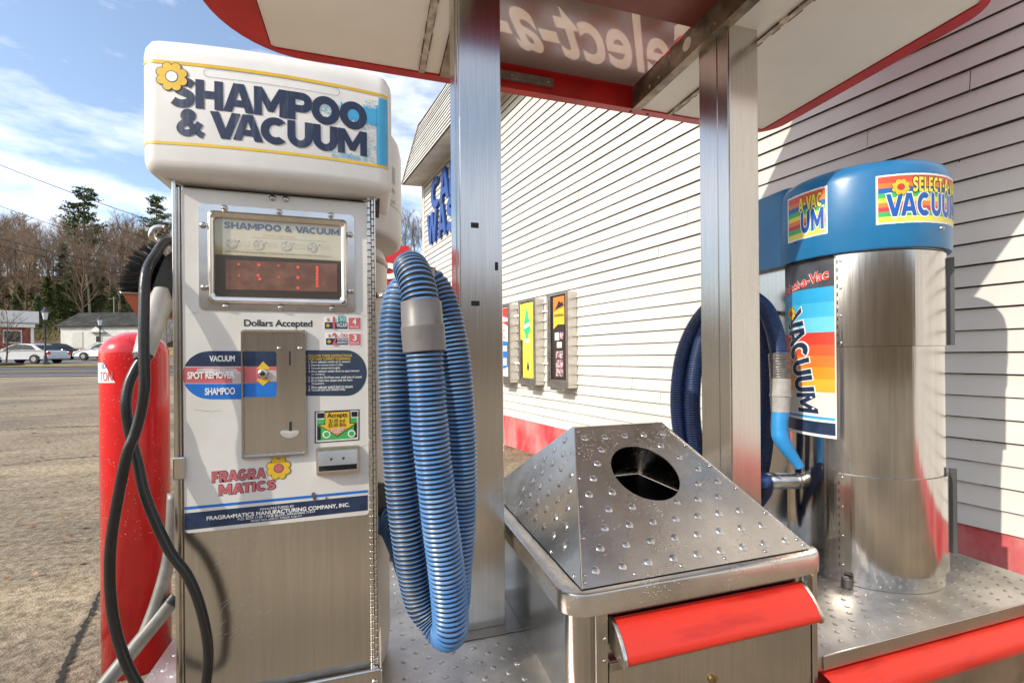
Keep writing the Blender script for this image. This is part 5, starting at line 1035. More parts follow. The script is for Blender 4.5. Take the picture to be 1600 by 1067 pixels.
p = PY(1114, 1060, 1.1); bm = B(); sweep(bm, [Vector((p.x, 1.1025, p.z)), Vector((p.x, 1.095, p.z)), Vector((p.x, 1.0945, p.z))], lambda i: (0.014, 0.013, 0.008)[i], 20); lk_ = obj('lock', bm, mat('brass_lock', (0.45, 0.33, 0.14), 0.3, 1), dr, smooth=True, auto=40)
bm = B(); box(bm, p.x - 0.0012, p.x + 0.0012, 1.0938, 1.0944, p.z - 0.006, p.z + 0.006); obj('keyhole', bm, darkm, lk_)
for q in ((944, 998), (944, 1032)): 
    p = PY(q[0], q[1], 1.098); bm = B(); dome(bm, (p.x, 1.0975, p.z), (0, -1, 0), 0.0055, 0.004); obj('screw', bm, rivetm, tc_, smooth=True)

# ---------------------------------------------------------------- second vacuum machine
C2X, C2Y, R2 = 2.145, 1.564, 0.290
v2 = thing('vacuum_machine', 'round stainless vacuum machine with blue cap and rainbow stickers near the wall', 'vacuum machine', (C2X, C2Y, ZP))
bm = B(); lathe(bm, C2X, C2Y, [(R2 + 0.0, ZP + 0.001), (R2, ZP + 0.004), (R2, H + 0.47)], 96); body2 = obj('body', bm, steel_v, v2, smooth=True, auto=40)
bm = B(); box(bm, 1.915, 2.40, 1.735, 1.99, ZP + 0.001, H + 0.45, 0.006); obj('rear_cabinet', bm, steel, v2)
def cylp(r, a, z): return (C2X + r * math.cos(a), C2Y + r * math.sin(a), z)
def wrap(nm, r, th_, a0, a1, z0, z1, m_, parent, n=48):
    bm = B(); rings = []
    for i in range(n + 1):
        a = a0 + (a1 - a0) * i / n; rings.append([cylp(r, a, z0), cylp(r + th_, a, z0), cylp(r + th_, a, z1), cylp(r, a, z1)])
    loft(bm, rings, cap0=True, cap1=True); return obj(nm, fix(bm), m_, parent, smooth=True, auto=40)
aL = cylhit(1309, 600, C2X, C2Y, R2)[0]
def z2(px, py, r=R2): return cylhit(px, py, C2X, C2Y, r)[1]
zu0, zu1 = z2(1350, 541), z2(1350, 396); zm0 = z2(1350, 744); zl0 = z2(1350, 893)
aR = math.radians(-58)
wrap('upper_door', R2, 0.011, aL, aR, zu0, zu1, steel_v, v2); wrap('middle_band', R2, 0.004, aL - 0.01, aR + 0.1, zm0 + 0.001, zu0 - 0.0015, steel_v, v2); wrap('seam', R2, 0.0046, aL - 0.01, aR + 0.1, zu0 - 0.0014, zu0 - 0.0002, darkm, v2); lw = wrap('lower_door', R2, 0.013, aL - 0.002, aR, zl0, zm0, steel_v, v2)
for nm, z0, z1, rr_ in (('door_handle', zu0 + 0.002, zu1 - 0.012, R2 + 0.011), ('door_handle', zl0 + 0.06, zm0 + 0.02, R2 + 0.013)):
    bm = B(); a = aR + 0.0; n_ = Vector((math.cos(a), math.sin(a), 0)); t = Vector((-n_.y, n_.x, 0)); p = Vector(cylp(rr_, a, 0)); prism(bm, [p - t * 0.006 - n_ * .003, p - t * 0.006 + n_ * 0.022, p + t * 0.004 + n_ * 0.022, p + t * 0.004 - n_ * .003], (0, 0, 1)); 
    for v in bm.verts: v.co.z = z0 if v.co.z < 0.5 else z1
    obj(nm, fix(bm), mat('dark_edge_trim', (0.06, 0.06, 0.06), 0.4), v2)
for nm, z0, z1, rr_ in (('hinge', zu0 + 0.006, zu1 - 0.012, R2 + 0.0112), ('hinge', zl0 + 0.004, zm0 - 0.004, R2 + 0.0132)):
    bm = B(); z = z0
    while z < z1 - 0.02:
        aa = aL + 0.014; prism(bm, [cylp(rr_, aa - 0.006, z), cylp(rr_ + 0.0015, aa - 0.006, z), cylp(rr_ + 0.0015, aa + 0.006, z), cylp(rr_, aa + 0.006, z)], (0, 0, 0.017)); z += 0.034
    hg = obj(nm, fix(bm), darkm, v2)
    for k in range(4): z = z0 + 0.01 + (z1 - z0 - 0.02) * k / 3; a = aL + 0.055; bm = B(); dome(bm, cylp(rr_ - 0.0002, a, z), (math.cos(a), math.sin(a), 0), 0.0055, 0.0035); obj('rivet', bm, rivetm, hg, smooth=True)
wrap('top_collar', R2 - 0.001, 0.004, aL - 0.6, aR + 0.4, zu1 + 0.010, H + 0.46, mat('collar_beige_steel', (0.62, 0.57, 0.48), 0.3, 0.8, 0.15, 6), v2)
# cap
RC = 0.320; zc0, zc1 = H + 0.415, H + 0.778
bm = B(); lathe(bm, C2X, C2Y, [(R2 + 0.001, zc0 + 0.03), (RC - 0.012, zc0 + 0.004), (RC - 0.004, zc0), (RC, zc0 + 0.010), (RC, zc1 - 0.075), (RC - 0.005, zc1 - 0.045), (RC - 0.018, zc1 - 0.020), (RC - 0.045, zc1 - 0.004), (RC - 0.09, zc1 + 0.006), (0.1, zc1 + 0.012)], 96); cap2 = obj('cap', bm, bluecap, v2, smooth=True, auto=60)
bm = B(); loft(bm, [rring(1.865, 2.44, 1.66, 2.03, zc0, 0.05), rring(1.865, 2.44, 1.66, 2.03, zc1 - 0.03, 0.05), rring(1.88, 2.425, 1.675, 2.015, zc1, 0.04)], cap0=True, cap1=True); obj('cap_extension', fix(bm), bluecap, v2, smooth=True, auto=40)
a, z = cylhit(1471, 357, C2X, C2Y, RC); bm = B(); dome(bm, (C2X + RC * math.cos(a), C2Y + RC * math.sin(a), z), (math.cos(a), math.sin(a), 0), 0.010, 0.010); obj('cap_bolt', bm, rivetm, cap2, smooth=True)
a, z = cylhit(1243, 380, C2X, C2Y, RC); bm = B(); dome(bm, (C2X + RC * math.cos(a), C2Y + RC * math.sin(a), z), (math.cos(a), math.sin(a), 0), 0.005, 0.001); obj('cap_hole', bm, darkm, cap2)
# curved prints
def curved(nm, rad, a0, a1, z0, z1, cells, m_, parent, k=0, rag=0.0, n=20):
    "cells: rectangles (s0,t0,s1,t1) in the 0..1 label space, wrapped on the cylinder"
    bm = B(); r = rad + 0.0008 + 0.0005 * k; rq = random.Random(k * 7 + 3)
    for s0, t0, s1, t1 in cells:
        m = max(1, int(n * abs(s1 - s0))); pr = None
        for i in range(m + 1):
            s = s0 + (s1 - s0) * i / m; jt = rq.uniform(-rag, rag); a = a0 + (a1 - a0) * s; q = (bm.verts.new(cylp(r, a, z0 + (z1 - z0) * (t0 + jt))), bm.verts.new(cylp(r, a, z0 + (z1 - z0) * (t1 + jt))))
            if pr: bm.faces.new((pr[0], q[0], q[1], pr[1]))
            pr = q
    return obj(nm, bm, m_, parent, smooth=True)
al0, al1 = cylhit(1228, 540, C2X, C2Y, R2)[0], cylhit(1306.5, 540, C2X, C2Y, R2)[0]; al0 -= 2 * PI if al0 > al1 else 0; zt2, zb2 = z2(1300, 391), z2(1300, 685)
LBL = lambda nm, cells, m_, k=1: curved(nm, R2, al0, al1, zb2, zt2, [(s0, 1 - t1, s1, 1 - t0) for s0, t0, s1, t1 in cells], m_, lab or v2, k)
lab = None; lab = LBL('side_label', [(0, 0, 1, 1)], whiteink, 0)
LBL('label_header', [(0, 0.0, 0.985, 0.190)], mat('charcoal_ink', (0.055, 0.06, 0.075), 0.4, 0, 0.3, 12))
for t0, t1, c in ((.19, .27, (0.02, 0.33, 0.62)), (.27, .35, (0.05, 0.42, 0.68)), (.35, .432, (0.14, 0.52, 0.74)), (.432, .50, (0.62, 0.05, 0.03)), (.50, .56, (0.72, 0.10, 0.03)), (.56, .622, (0.78, 0.18, 0.03)), (.622, .687, (0.80, 0.27, 0.02)), (.687, .757, (0.82, 0.38, 0.03))):
    LBL('label_stripe', [(0, t0, 0.985, t1)], mat('label_ink_%d' % int(t0 * 1000), c, 0.4, 0, 0.06, 10))
LBL('label_cream', [(0, .757, 0.985, .882)], mat('label_cream', (0.72, 0.68, 0.58), 0.45)); LBL('label_line', [(0, .89, 0.985, .905)], cyan); LBL('label_foot', [(0, .918, 0.985, .985)], navy)
def lblp(s, t, k): r = R2 + 0.0008 + 0.0005 * k; a = al0 + (al1 - al0) * s; return Vector(cylp(r, a, zt2 + (zb2 - zt2) * t))
def vac_vertical(k, m_, grow):
    bm = B(); heavy_into(bm, 'VACUUM', lambda a, b: lblp(0.15 + 0.28 * a + 0.34 * b, 0.345 + 0.53 * a - 0.06 * b * (1 - a), k), 0.06, grow); return obj('label_lettering', bm, m_, lab)
vac_vertical(3, whiteink, 0.075); vac_vertical(4, navy, 0.0)
def sav(k, m_, b_):
    bm = B(); text_into(bm, 'Select-a-Vac', lambda a, b: lblp(0.02 + 0.90 * a, 0.215 - 0.045 * a - 0.062 * b - 0.02 * a, k), b_, 0.98); obj('label_lettering', bm, m_, lab)
sav(3, whiteink, 0.05); sav(4, redink, 0.022)
sx_ = R2 * abs(al1 - al0); sz_ = zt2 - zb2
def lflower(s, t, r, k0): flower(0, 0, r, lambda x, z, k: lblp(s + x / sx_, t - z / sz_, k0 + k), lab, 8, redink)
lflower(0.27, 0.315, 0.034, 4)
# rainbow stickers on the cap
ST = [(.86, 1, (0.66, 0.09, 0.04)), (.75, .86, (0.72, 0.20, 0.04)), (.64, .75, (0.02, 0.12, 0.42)), (.53, .64, (0.05, 0.45, 0.12)), (.43, .53, (0.80, 0.66, 0.06)), (.33, .43, (0.75, 0.22, 0.05)), (.23, .33, (0.55, 0.05, 0.06)), (.12, .23, (0.05, 0.42, 0.12)), (.0, .12, (0.80, 0.70, 0.08))]
def sticker(a0, a1, z0, z1, texts, fl):
    s = curved('rainbow_sticker', RC, a0, a1, z0, z1, [(0, 0, 1, 1)], whiteink, cap2, 0, 0.004, 40); w_ = RC * abs(a1 - a0); h_ = z1 - z0; ex, ez = 0.007 / w_, 0.007 / h_
    for i, (t0, t1, c) in enumerate(ST): curved('rainbow_stripe', RC, a0, a1, z0, z1, [(ex, ez + (1 - 2 * ez) * t0, 1 - ex, ez + (1 - 2 * ez) * t1)], mat('rainbow_ink_%d' % i, c, 0.4, 0, 0.06, 10), s, 1, 0, 40)
    def pt(u, v, k): r = RC + 0.0008 + 0.0005 * k; return Vector(cylp(r, a0 + (a1 - a0) * u, z0 + h_ * v))
    for st_, u0, u1, v0, v1, m0, m1, g_ in texts:
        for k, m_, gr in ((3, m0, g_), (4, m1, 0)):
            bm = B(); heavy_into(bm, st_, lambda a, b: pt(u0 + (u1 - u0) * a, v0 + (v1 - v0) * b, k), 0.14, gr); obj('sticker_lettering', bm, m_, s)
    if fl: flower(0, 0, 0.034, lambda x, z, k: pt(fl[0] + x / w_, fl[1] + z / h_, 4 + k), s, 8, redink)
lemon = mat('lemon_ink', (0.80, 0.68, 0.10), 0.4); royal = mat('royal_blue_ink', (0.01, 0.10, 0.42), 0.4)
a0, zt_s = cylhit(1368, 276, C2X, C2Y, RC); zb_s = cylhit(1368, 352, C2X, C2Y, RC)[1]
sticker(a0, a0 + 1.25, zb_s, zt_s, [('SELECT-A-VAC', 0.31, 0.97, 0.62, 0.92, blackink, lemon, 0.07), ('VACUUM', 0.08, 0.94, 0.14, 0.60, whiteink, royal, 0.08)], (0.205, 0.73))
a1, _ = cylhit(1293, 330, C2X, C2Y, RC); zt_s = cylhit(1292, 290, C2X, C2Y, RC)[1]; zb_s = cylhit(1292, 365, C2X, C2Y, RC)[1]
sticker(a1 - 0.60, a1, zb_s, zt_s, [('A-VAC', 0.36, 0.90, 0.60, 0.90, blackink, lemon, 0.07), ('UM', 0.42, 0.93, 0.12, 0.58, whiteink, royal, 0.08)], None)
# spigot, foot
sa = cylhit(1245, 751, C2X, C2Y, R2)[0]; sn = Vector((math.cos(sa), math.sin(sa), 0)); p = Vector(cylp(R2 - 0.02, sa, z2(1245, 751))); lf = -cr; e_ = p + sn * 0.075
bm = B(); tube(bm, [p, p + sn * 0.035] + [e_ - sn * 0.04 + sn * 0.034 * math.sin(t) + lf * 0.034 * (1 - math.cos(t)) for t in [PI / 2 * k / 6 for k in range(1, 7)]] + [e_ - sn * 0.006 + lf * 0.10], 0.036, 24)
q = e_ - sn * 0.006 + lf * 0.098; obj('spigot', bm, steel_b, v2, smooth=True)
p = PZ(1323, 916, ZP); bm = B(); lathe(bm, p.x, p.y, [(0.020, ZP + 0.001), (0.020, ZP + 0.034), (0.017, ZP + 0.036), (0.013, ZP + 0.030)], 20); obj('drain_stub', bm, steel_d, v2, smooth=True, auto=40)
h2p = [(1192, 752, 1.62), (1190, 770, 1.70), (1160, 800, 1.82), (1122, 785, 1.88), (1098, 735, 1.90), (1084, 670, 1.90), (1083, 600, 1.90), (1094, 540, 1.90), (1115, 497, 1.88), (1145, 478, 1.86), (1172, 480, 1.82), (1192, 515, 1.78), (1199, 590, 1.75), (1196, 680, 1.75), (1180, 760, 1.82), (1140, 815, 1.92), (1100, 790, 1.97), (1075, 730, 1.98), (1061, 660, 1.98), (1060, 600, 1.97), (1070, 545, 1.96), (1095, 496, 1.94), (1130, 466, 1.90), (1165, 462, 1.84), (1193, 480, 1.74), (1208, 510, 1.68), (1217, 548, 1.635), (1219, 575, 1.62)]
h2, _ = hose('vacuum_hose', 'dark blue ribbed hose looped behind the right post with grey cuff and nozzle', [q, q + lf * 0.03] + [PY(*p) for p in h2p], 0.0385, 0.0112, hoseblue2, tuple(PY(1219, 600, 1.62)), 18)
bm = B(); pth = [PY(*q) for q in ((1217, 552, 1.62), (1218, 566, 1.617), (1219, 580, 1.614), (1219.5, 595, 1.61))]; sweep(bm, catmull(pth, 0.004), lambda i: 0.0425 + 0.0014 * math.sin(i * 2.1) , 24); obj('tape_wrap', bm, mat('dull_tape', (0.10, 0.095, 0.09), 0.3, 0, 0.3, 40, 0.3, 60), h2, smooth=True)
bm = B(); a, b_ = PY(1219.5, 592, 1.608), PY(1219, 644, 1.60); sweep(bm, [a, a.lerp(b_, .45), a.lerp(b_, .47), a.lerp(b_, .53), a.lerp(b_, .55), b_], lambda i: (0.041, 0.041, 0.0435, 0.0435, 0.040, 0.036)[i], 24); obj('cuff', bm, grey2, h2, smooth=True, auto=40)
bm = B(); pth = catmull([PY(*q) for q in ((1219, 640, 1.60), (1218, 672, 1.595), (1223, 690, 1.585), (1250, 730, 1.555))], 0.006); n_ = len(pth); sweep(bm, pth, lambda i: 0.034 if i < n_ * 0.42 else 0.034 - 0.016 * (i / n_ - 0.42) / 0.58, 20); nz_ = obj('crevice_nozzle', bm, crevice, h2, smooth=True, auto=50)
bm = B(); d = (pth[-1] - pth[-2]).normalized(); sweep(bm, [pth[-1] + d * 0.0005, pth[-1] + d * 0.001], lambda i: 0.013, 16); obj('nozzle_mouth', bm, darkm, nz_)
bm = B(); tube(bm, [Vector((1.93, 1.80, PY(1150, 480, 1.86).z - 0.03)), PY(1150, 484, 1.86) - Vector((0, 0, 0.012)), PY(1120, 486, 1.88)], 0.012, 10); obj('hose_hook', bm, rivetm, v2)

# ---------------------------------------------------------------- red sign box behind
vm = thing('sign_box', 'red sign box with white lettering on a pole behind the shampoo machine', 'sign', tuple(PD(620, 560, 2.5)))
a = PD(647, 560, 2.5); z0, z1 = PD(640, 470, 2.5).z, PD(640, 382, 2.5).z; wv = 0.34
bm = B(); pts = [a - Rv * wv, a, a + Fv * 0.14, a - Rv * wv + Fv * 0.14]; prism(bm, [Vector((p.x, p.y, z0)) for p in pts], (0, 0, z1 - z0)); fix(bm); bmesh.ops.bevel(bm, geom=list(bm.edges), offset=0.03, segments=4, affect='EDGES'); obj('cabinet', bm, redp, vm, smooth=True, auto=40)
bm = B(); f0 = PD(545, 437, 2.495); f1 = PD(617, 411, 2.495); text_into(bm, 'vac', lambda s, t: Vector((f0.x + (f1.x - f0.x) * s, f0.y + (f1.y - f0.y) * s, f0.z + (f1.z - f0.z) * t)) - Fv * 0.004, 0.05); obj('lettering', bm, whiteink, vm)
p = a - Rv * wv * 0.5 + Fv * 0.07; bm = B(); tube(bm, [Vector((p.x, p.y, -0.1)), Vector((p.x, p.y, z0 + 0.01))], 0.03, 16); obj('pole', bm, steel_d, vm, smooth=True, auto=40)
# ---------------------------------------------------------------- across the road
def house(name, label, px0, px1, D, dep, yb, ye, yr, wallm, roofm, extra=None, rot=0.0):
    c0 = at(px0, D); w_ = (px1 - px0) / FPX * D; zb = H + (562 - yb) / FPX * D; ze = H + (562 - ye) / FPX * D; zr = H + (562 - yr) / FPX * (D + dep / 2)
    th = thing(name, label, 'house', (c0.x + Rv.x * w_ / 2, c0.y + Rv.y * w_ / 2, zb)); o = Vector((c0.x, c0.y, 0))
    ang = rot; ex = Rv * math.cos(ang) + Fv * math.sin(ang); ey = Fv * math.cos(ang) - Rv * math.sin(ang)
    def q(s, d, z): p = o + ex * s + ey * d; return Vector((p.x, p.y, z))
    bm = B(); prism(bm, [q(0, 0, zb - 1.5), q(w_, 0, zb - 1.5), q(w_, dep, zb - 1.5), q(0, dep, zb - 1.5)], (0, 0, ze - zb + 1.5))
    for s in (0.0, w_ - 0.02): prism(bm, [q(s, 0, ze + .001), q(s, dep, ze + .001), q(s, dep / 2, zr - 0.1)], ex * 0.02)
    obj('wall', fix(bm), wallm, th)
    for d0, d1 in ((-0.4, dep / 2), (dep + 0.4, dep / 2)):
        bm = B(); k = (zr - ze) / (dep / 2) * 0.4; prism(bm, [q(-0.4, d0, ze - k + .05), q(w_ + 0.4, d0, ze - k + .05), q(w_ + 0.4, d1, zr), q(-0.4, d1, zr)], (0, 0, 0.15)); obj('roof', fix(bm), roofm, th)
    if extra: extra(th, q, w_, zb, ze, zr)
    return th
siding = mat('old_white_siding', (0.62, 0.62, 0.60), 0.6, 0, 0.08, 1.5, spec=0.2); shing = mat('dark_shingle', (0.03, 0.03, 0.028), 0.9, 0, 0.5, 1.2, c2=(0.06, 0.06, 0.055), spec=0.2); brick = mat('red_brick', (0.24, 0.07, 0.05), 0.85, 0, 0.25, 6, spec=0.2); trimw = mat('white_trim', (0.7, 0.7, 0.68), 0.5); winm = mat('dark_window', (0.03, 0.035, 0.045), 0.15)
def wx(th, q, w_, zb, ze, zr):
    def win(s, z, ww, hh, nm='window'):
        bm = B(); prism(bm, [q(s - .08, -0.06, z - .08), q(s + ww + .08, -0.06, z - .08), q(s + ww + .08, -0.005, z - .08), q(s - .08, -0.005, z - .08)], (0, 0, hh + .16)); f = obj(nm, fix(bm), trimw, th)
        bm = B(); prism(bm, [q(s, -0.08, z), q(s + ww, -0.08, z), q(s + ww, -0.062, z), q(s, -0.062, z)], (0, 0, hh)); obj('pane', fix(bm), winm, f)
    s0 = (151 - 95) / FPX * 60; win(s0, zb + 0.75, 0.62, 0.75); win(s0 + 2.1, zb + 0.7, 0.6, 0.8)
    bm = B(); prism(bm, [q(s0 - .7, -0.5, zb + 2.0), q(s0 + 1.4, -0.5, zb + 2.0), q(s0 + 0.35, -0.5, zb + 2.7)], Fv * 0.55); obj('porch_gable', fix(bm), siding, th)
    bm = B(); prism(bm, [q(1.6, -0.05, zb + .05), q(2.9, -0.05, zb + .05), q(2.9, -0.004, zb + .05), q(1.6, -0.004, zb + .05)], (0, 0, 2.0)); obj('door', fix(bm), mat('pale_grey_door', (0.52, 0.52, 0.5), 0.6), th)
    bm = B(); tube(bm, [q(4.4, 3.0, zr - 0.1), q(4.4, 3.0, zr + 2.3)], 0.06, 8); tube(bm, [q(3.6, 3.0, zr + 2.0), q(4.7, 3.0, zr + 2.1)], 0.04, 6); obj('antenna', bm, galv, th)
house('white_shed', 'long white clapboard outbuilding with dark shingle roof across the road', 95, 232, 60, 6, 543, 508, 490, siding, shing, wx)
def bx_(th, q, w_, zb, ze, zr):
    for s in (0.9, w_ - 2.3):
        bm = B(); prism(bm, [q(s, -0.06, zb + 0.8), q(s + 1.4, -0.06, zb + 0.8), q(s + 1.4, -0.005, zb + 0.8), q(s, -0.005, zb + 0.8)], (0, 0, 1.4)); f = obj('window', fix(bm), trimw, th)
        bm = B(); prism(bm, [q(s + .1, -0.08, zb + 0.9), q(s + 1.3, -0.08, zb + 0.9), q(s + 1.3, -0.062, zb + 0.9), q(s + .1, -0.062, zb + 0.9)], (0, 0, 1.2)); obj('pane', fix(bm), winm, f)
    bm = B(); prism(bm, [q(-.1, -0.35, ze - 0.5), q(w_ + .1, -0.35, ze - 0.5), q(w_ + .1, -0.02, ze - 0.5), q(-.1, -0.02, ze - 0.5)], (0, 0, 0.55)); obj('fascia_board', fix(bm), trimw, th)
    bm = B(); prism(bm, [q(w_ - .25, -0.1, zb), q(w_, -0.1, zb), q(w_, -0.01, zb), q(w_ - .25, -0.01, zb)], (0, 0, ze - zb - .52)); obj('corner_board', fix(bm), trimw, th)
house('brick_house', 'red brick house with white trim at the left edge across the road', -95, 8, 46, 7, 545, 498, 482, brick, mat('grey_roof', (0.28, 0.28, 0.28), 0.9), bx_, rot=0.80)
# cars
glassm = mat('car_glass', (0.035, 0.045, 0.05), 0.5, spec=0.1); tyre = mat('tyre', (0.015, 0.015, 0.015), 0.8); rim_ = mat('alloy', (0.5, 0.5, 0.5), 0.3, 1); tail = mat('tail_lamp', (0.45, 0.01, 0.01), 0.2); headl = mat('head_lamp', (0.7, 0.7, 0.7), 0.1)
def car(label, col_, px_mid, D, name='parked_car'):
    g = at(px_mid, D, 0.035); th = thing(name, label, 'car', (0, 0, 0), 'cars parked across the road'); paint = mat('car_paint_%d' % int(sum(col_) * 1000), col_, 0.5, 0.0, 0.03, 3, spec=0.3)
    low = [(-2.35, .32), (-2.38, .62), (-2.30, .88), (-1.75, .96), (-.9, .98), (.95, .96), (1.75, .84), (2.25, .68), (2.36, .50), (2.33, .30)]
    bm = B(); loft(bm, [[(x, s * w_, z if s else z) for x, z in low] for s, w_ in ((-1, .80), (-1, .89), (1, .89), (1, .80))], close=True, cap0=True, cap1=True)
    for v in bm.verts:
        if abs(v.co.y) < .85: v.co.z = 0.32 + (v.co.z - .32) * 1.02
    fix(bm); bmesh.ops.bevel(bm, geom=list(bm.edges), offset=0.05, segments=2, affect='EDGES'); obj('body', bm, paint, th, smooth=True, auto=45)
    up = [(-1.85, .94), (-1.15, 1.36), (-.55, 1.45), (.15, 1.43), (.55, 1.33), (1.25, .94)]
    bm = B(); loft(bm, [[(x, s * (.80 - .12 * (z - .94) / .5), z) for x, z in up] for s in (-1, 1)], close=True, cap0=True, cap1=True); fix(bm); bmesh.ops.bevel(bm, geom=list(bm.edges), offset=0.04, segments=2, affect='EDGES'); obj('roof', bm, paint, th, smooth=True, auto=45)
    for s in (-1, 1):
        for pts in (((-1.42, 1.0), (-1.02, 1.31), (-.5, 1.385), (-.42, 1.0)), ((-.34, 1.0), (-.42, 1.385), (.12, 1.375), (.46, 1.29), (.92, 1.0))):
            bm = B(); yy = lambda z: s * (.825 - .12 * (z - .94) / .5); prism(bm, [(x, yy(z), z) for x, z in pts], (0, s * .008, 0)); obj('window', fix(bm), glassm, th)
        bm = B(); box(bm, 0.72, .90, s * .90 - .06, s * .90 + .06, .96, 1.07, .02); obj('mirror', bm, paint, th)
        for x in (-1.38, 1.42):
            bm = B(); tube(bm, [(x, s * .70, .32), (x, s * .905, .32)], .325, 24); wv = obj('wheel', bm, tyre, th, smooth=True, auto=40); bm = B(); tube(bm, [(x, s * .905, .32), (x, s * .915, .32)], .17, 20)
            obj('rim', bm, rim_, wv, smooth=True, auto=40)
        bm = B(); box(bm, -2.40, -2.12, s * .80 - .10 - .02 * s, s * .80 + .10 - .02 * s, .66, .86, .03); obj('tail_light', bm, tail, th); bm = B(); box(bm, 2.05, 2.30, s * .74 - .1, s * .74 + .1, .58, .70, .03); obj('headlight', bm, headl, th)
    for pts in (((1.22, .99), (.62, 1.33)), ((-1.80, .99), (-1.20, 1.34))):
        (xa, za), (xb, zb) = pts; o_ = 0.03 if xa > 0 else -0.03; bm = B(); ngon(bm, [(xa + o_, -.70, za + .02), (xa + o_, .70, za + .02), (xb + o_, .66, zb + .02), (xb + o_, -.66, zb + .02)]); obj('windscreen', bm, glassm, th)
    th.location = g; th.rotation_euler = (0, 0, math.atan2(-Rv.y, -Rv.x)); return th
car('silver sedan parked across the road between the young tree and lamp post', (0.50, 0.51, 0.52), 43, 34)
car('dark blue car with red tail light showing behind the silver sedan', (0.03, 0.035, 0.05), 70, 39.5)
car('white car with its front half showing left of the red bollard', (0.72, 0.72, 0.72), 172, 38.5)
# lamp posts
lm = mat('lamp_black', (0.03, 0.035, 0.04), 0.5); lg = mat('lamp_glass', (0.6, 0.62, 0.62), 0.2)
def lamp(label, px, D, hgt):
    g = at(px, D); th = thing('street_lamp', label, 'street lamp', tuple(g), 'lantern street lamps'); x, y, z = g
    bm = B(); lathe(bm, x, y, [(.26, z), (.24, z + .16), (.13, z + .24), (.10, z + .6), (.06, z + .7), (.05, z + hgt * .78), (.08, z + hgt * .79)], 14); obj('post', bm, lm, th, smooth=True, auto=40)
    bm = B(); lathe(bm, x, y, [(.10, z + hgt * .79), (.19, z + hgt * .92)], 8); obj('lantern', bm, lg, th); bm = B(); lathe(bm, x, y, [(.25, z + hgt * .921), (.10, z + hgt * .97), (.02, z + hgt * 1.02)], 10); obj('lantern_cap', bm, lm, th)
lamp('black lantern street lamp standing in front of the silver sedan', 71, 32.3, 4.0); lamp('black lantern street lamp in front of the long white outbuilding', 156.5, 41, 3.75)
# overhead wires
wire = mat('wire_black', (0.015, 0.015, 0.018), 0.6)
def cable(label, p0, p1, D0, D1, sag, r):
    a, b = PD(p0[0], p0[1], D0), PD(p1[0], p1[1], D1); d = b - a; st_, en = a - d * 0.5, b + d * 1.6; bm = B(); pts = []
    for i in range(33): t = i / 32; p = st_.lerp(en, t); u = -0.5 + t * 3.1; pts.append(p - Zv * sag * 4 * max(-1.5, u * (1 - u)))
    tube(bm, pts, r, 6); tag(obj('power_line', bm, wire), label, 'cable', 'overhead cables')
cable('overhead cable crossing highest in the open sky', (0, 258), (262, 353), 24, 27, 0.10, 0.017); cable('overhead cable dropping across the top of the tall pine', (0, 322), (215, 392), 26, 28, 0.12, 0.015)
cable('upper of two thick cables crossing the bare trees', (0, 373), (200, 418), 26, 28, 0.10, 0.022); cable('lower of two thick cables crossing the bare trees', (0, 384), (196, 428), 26, 28, 0.08, 0.024); cable('almost level thin cable across the lower bare trees', (0, 423), (198, 427), 26, 28, 0.05, 0.015)
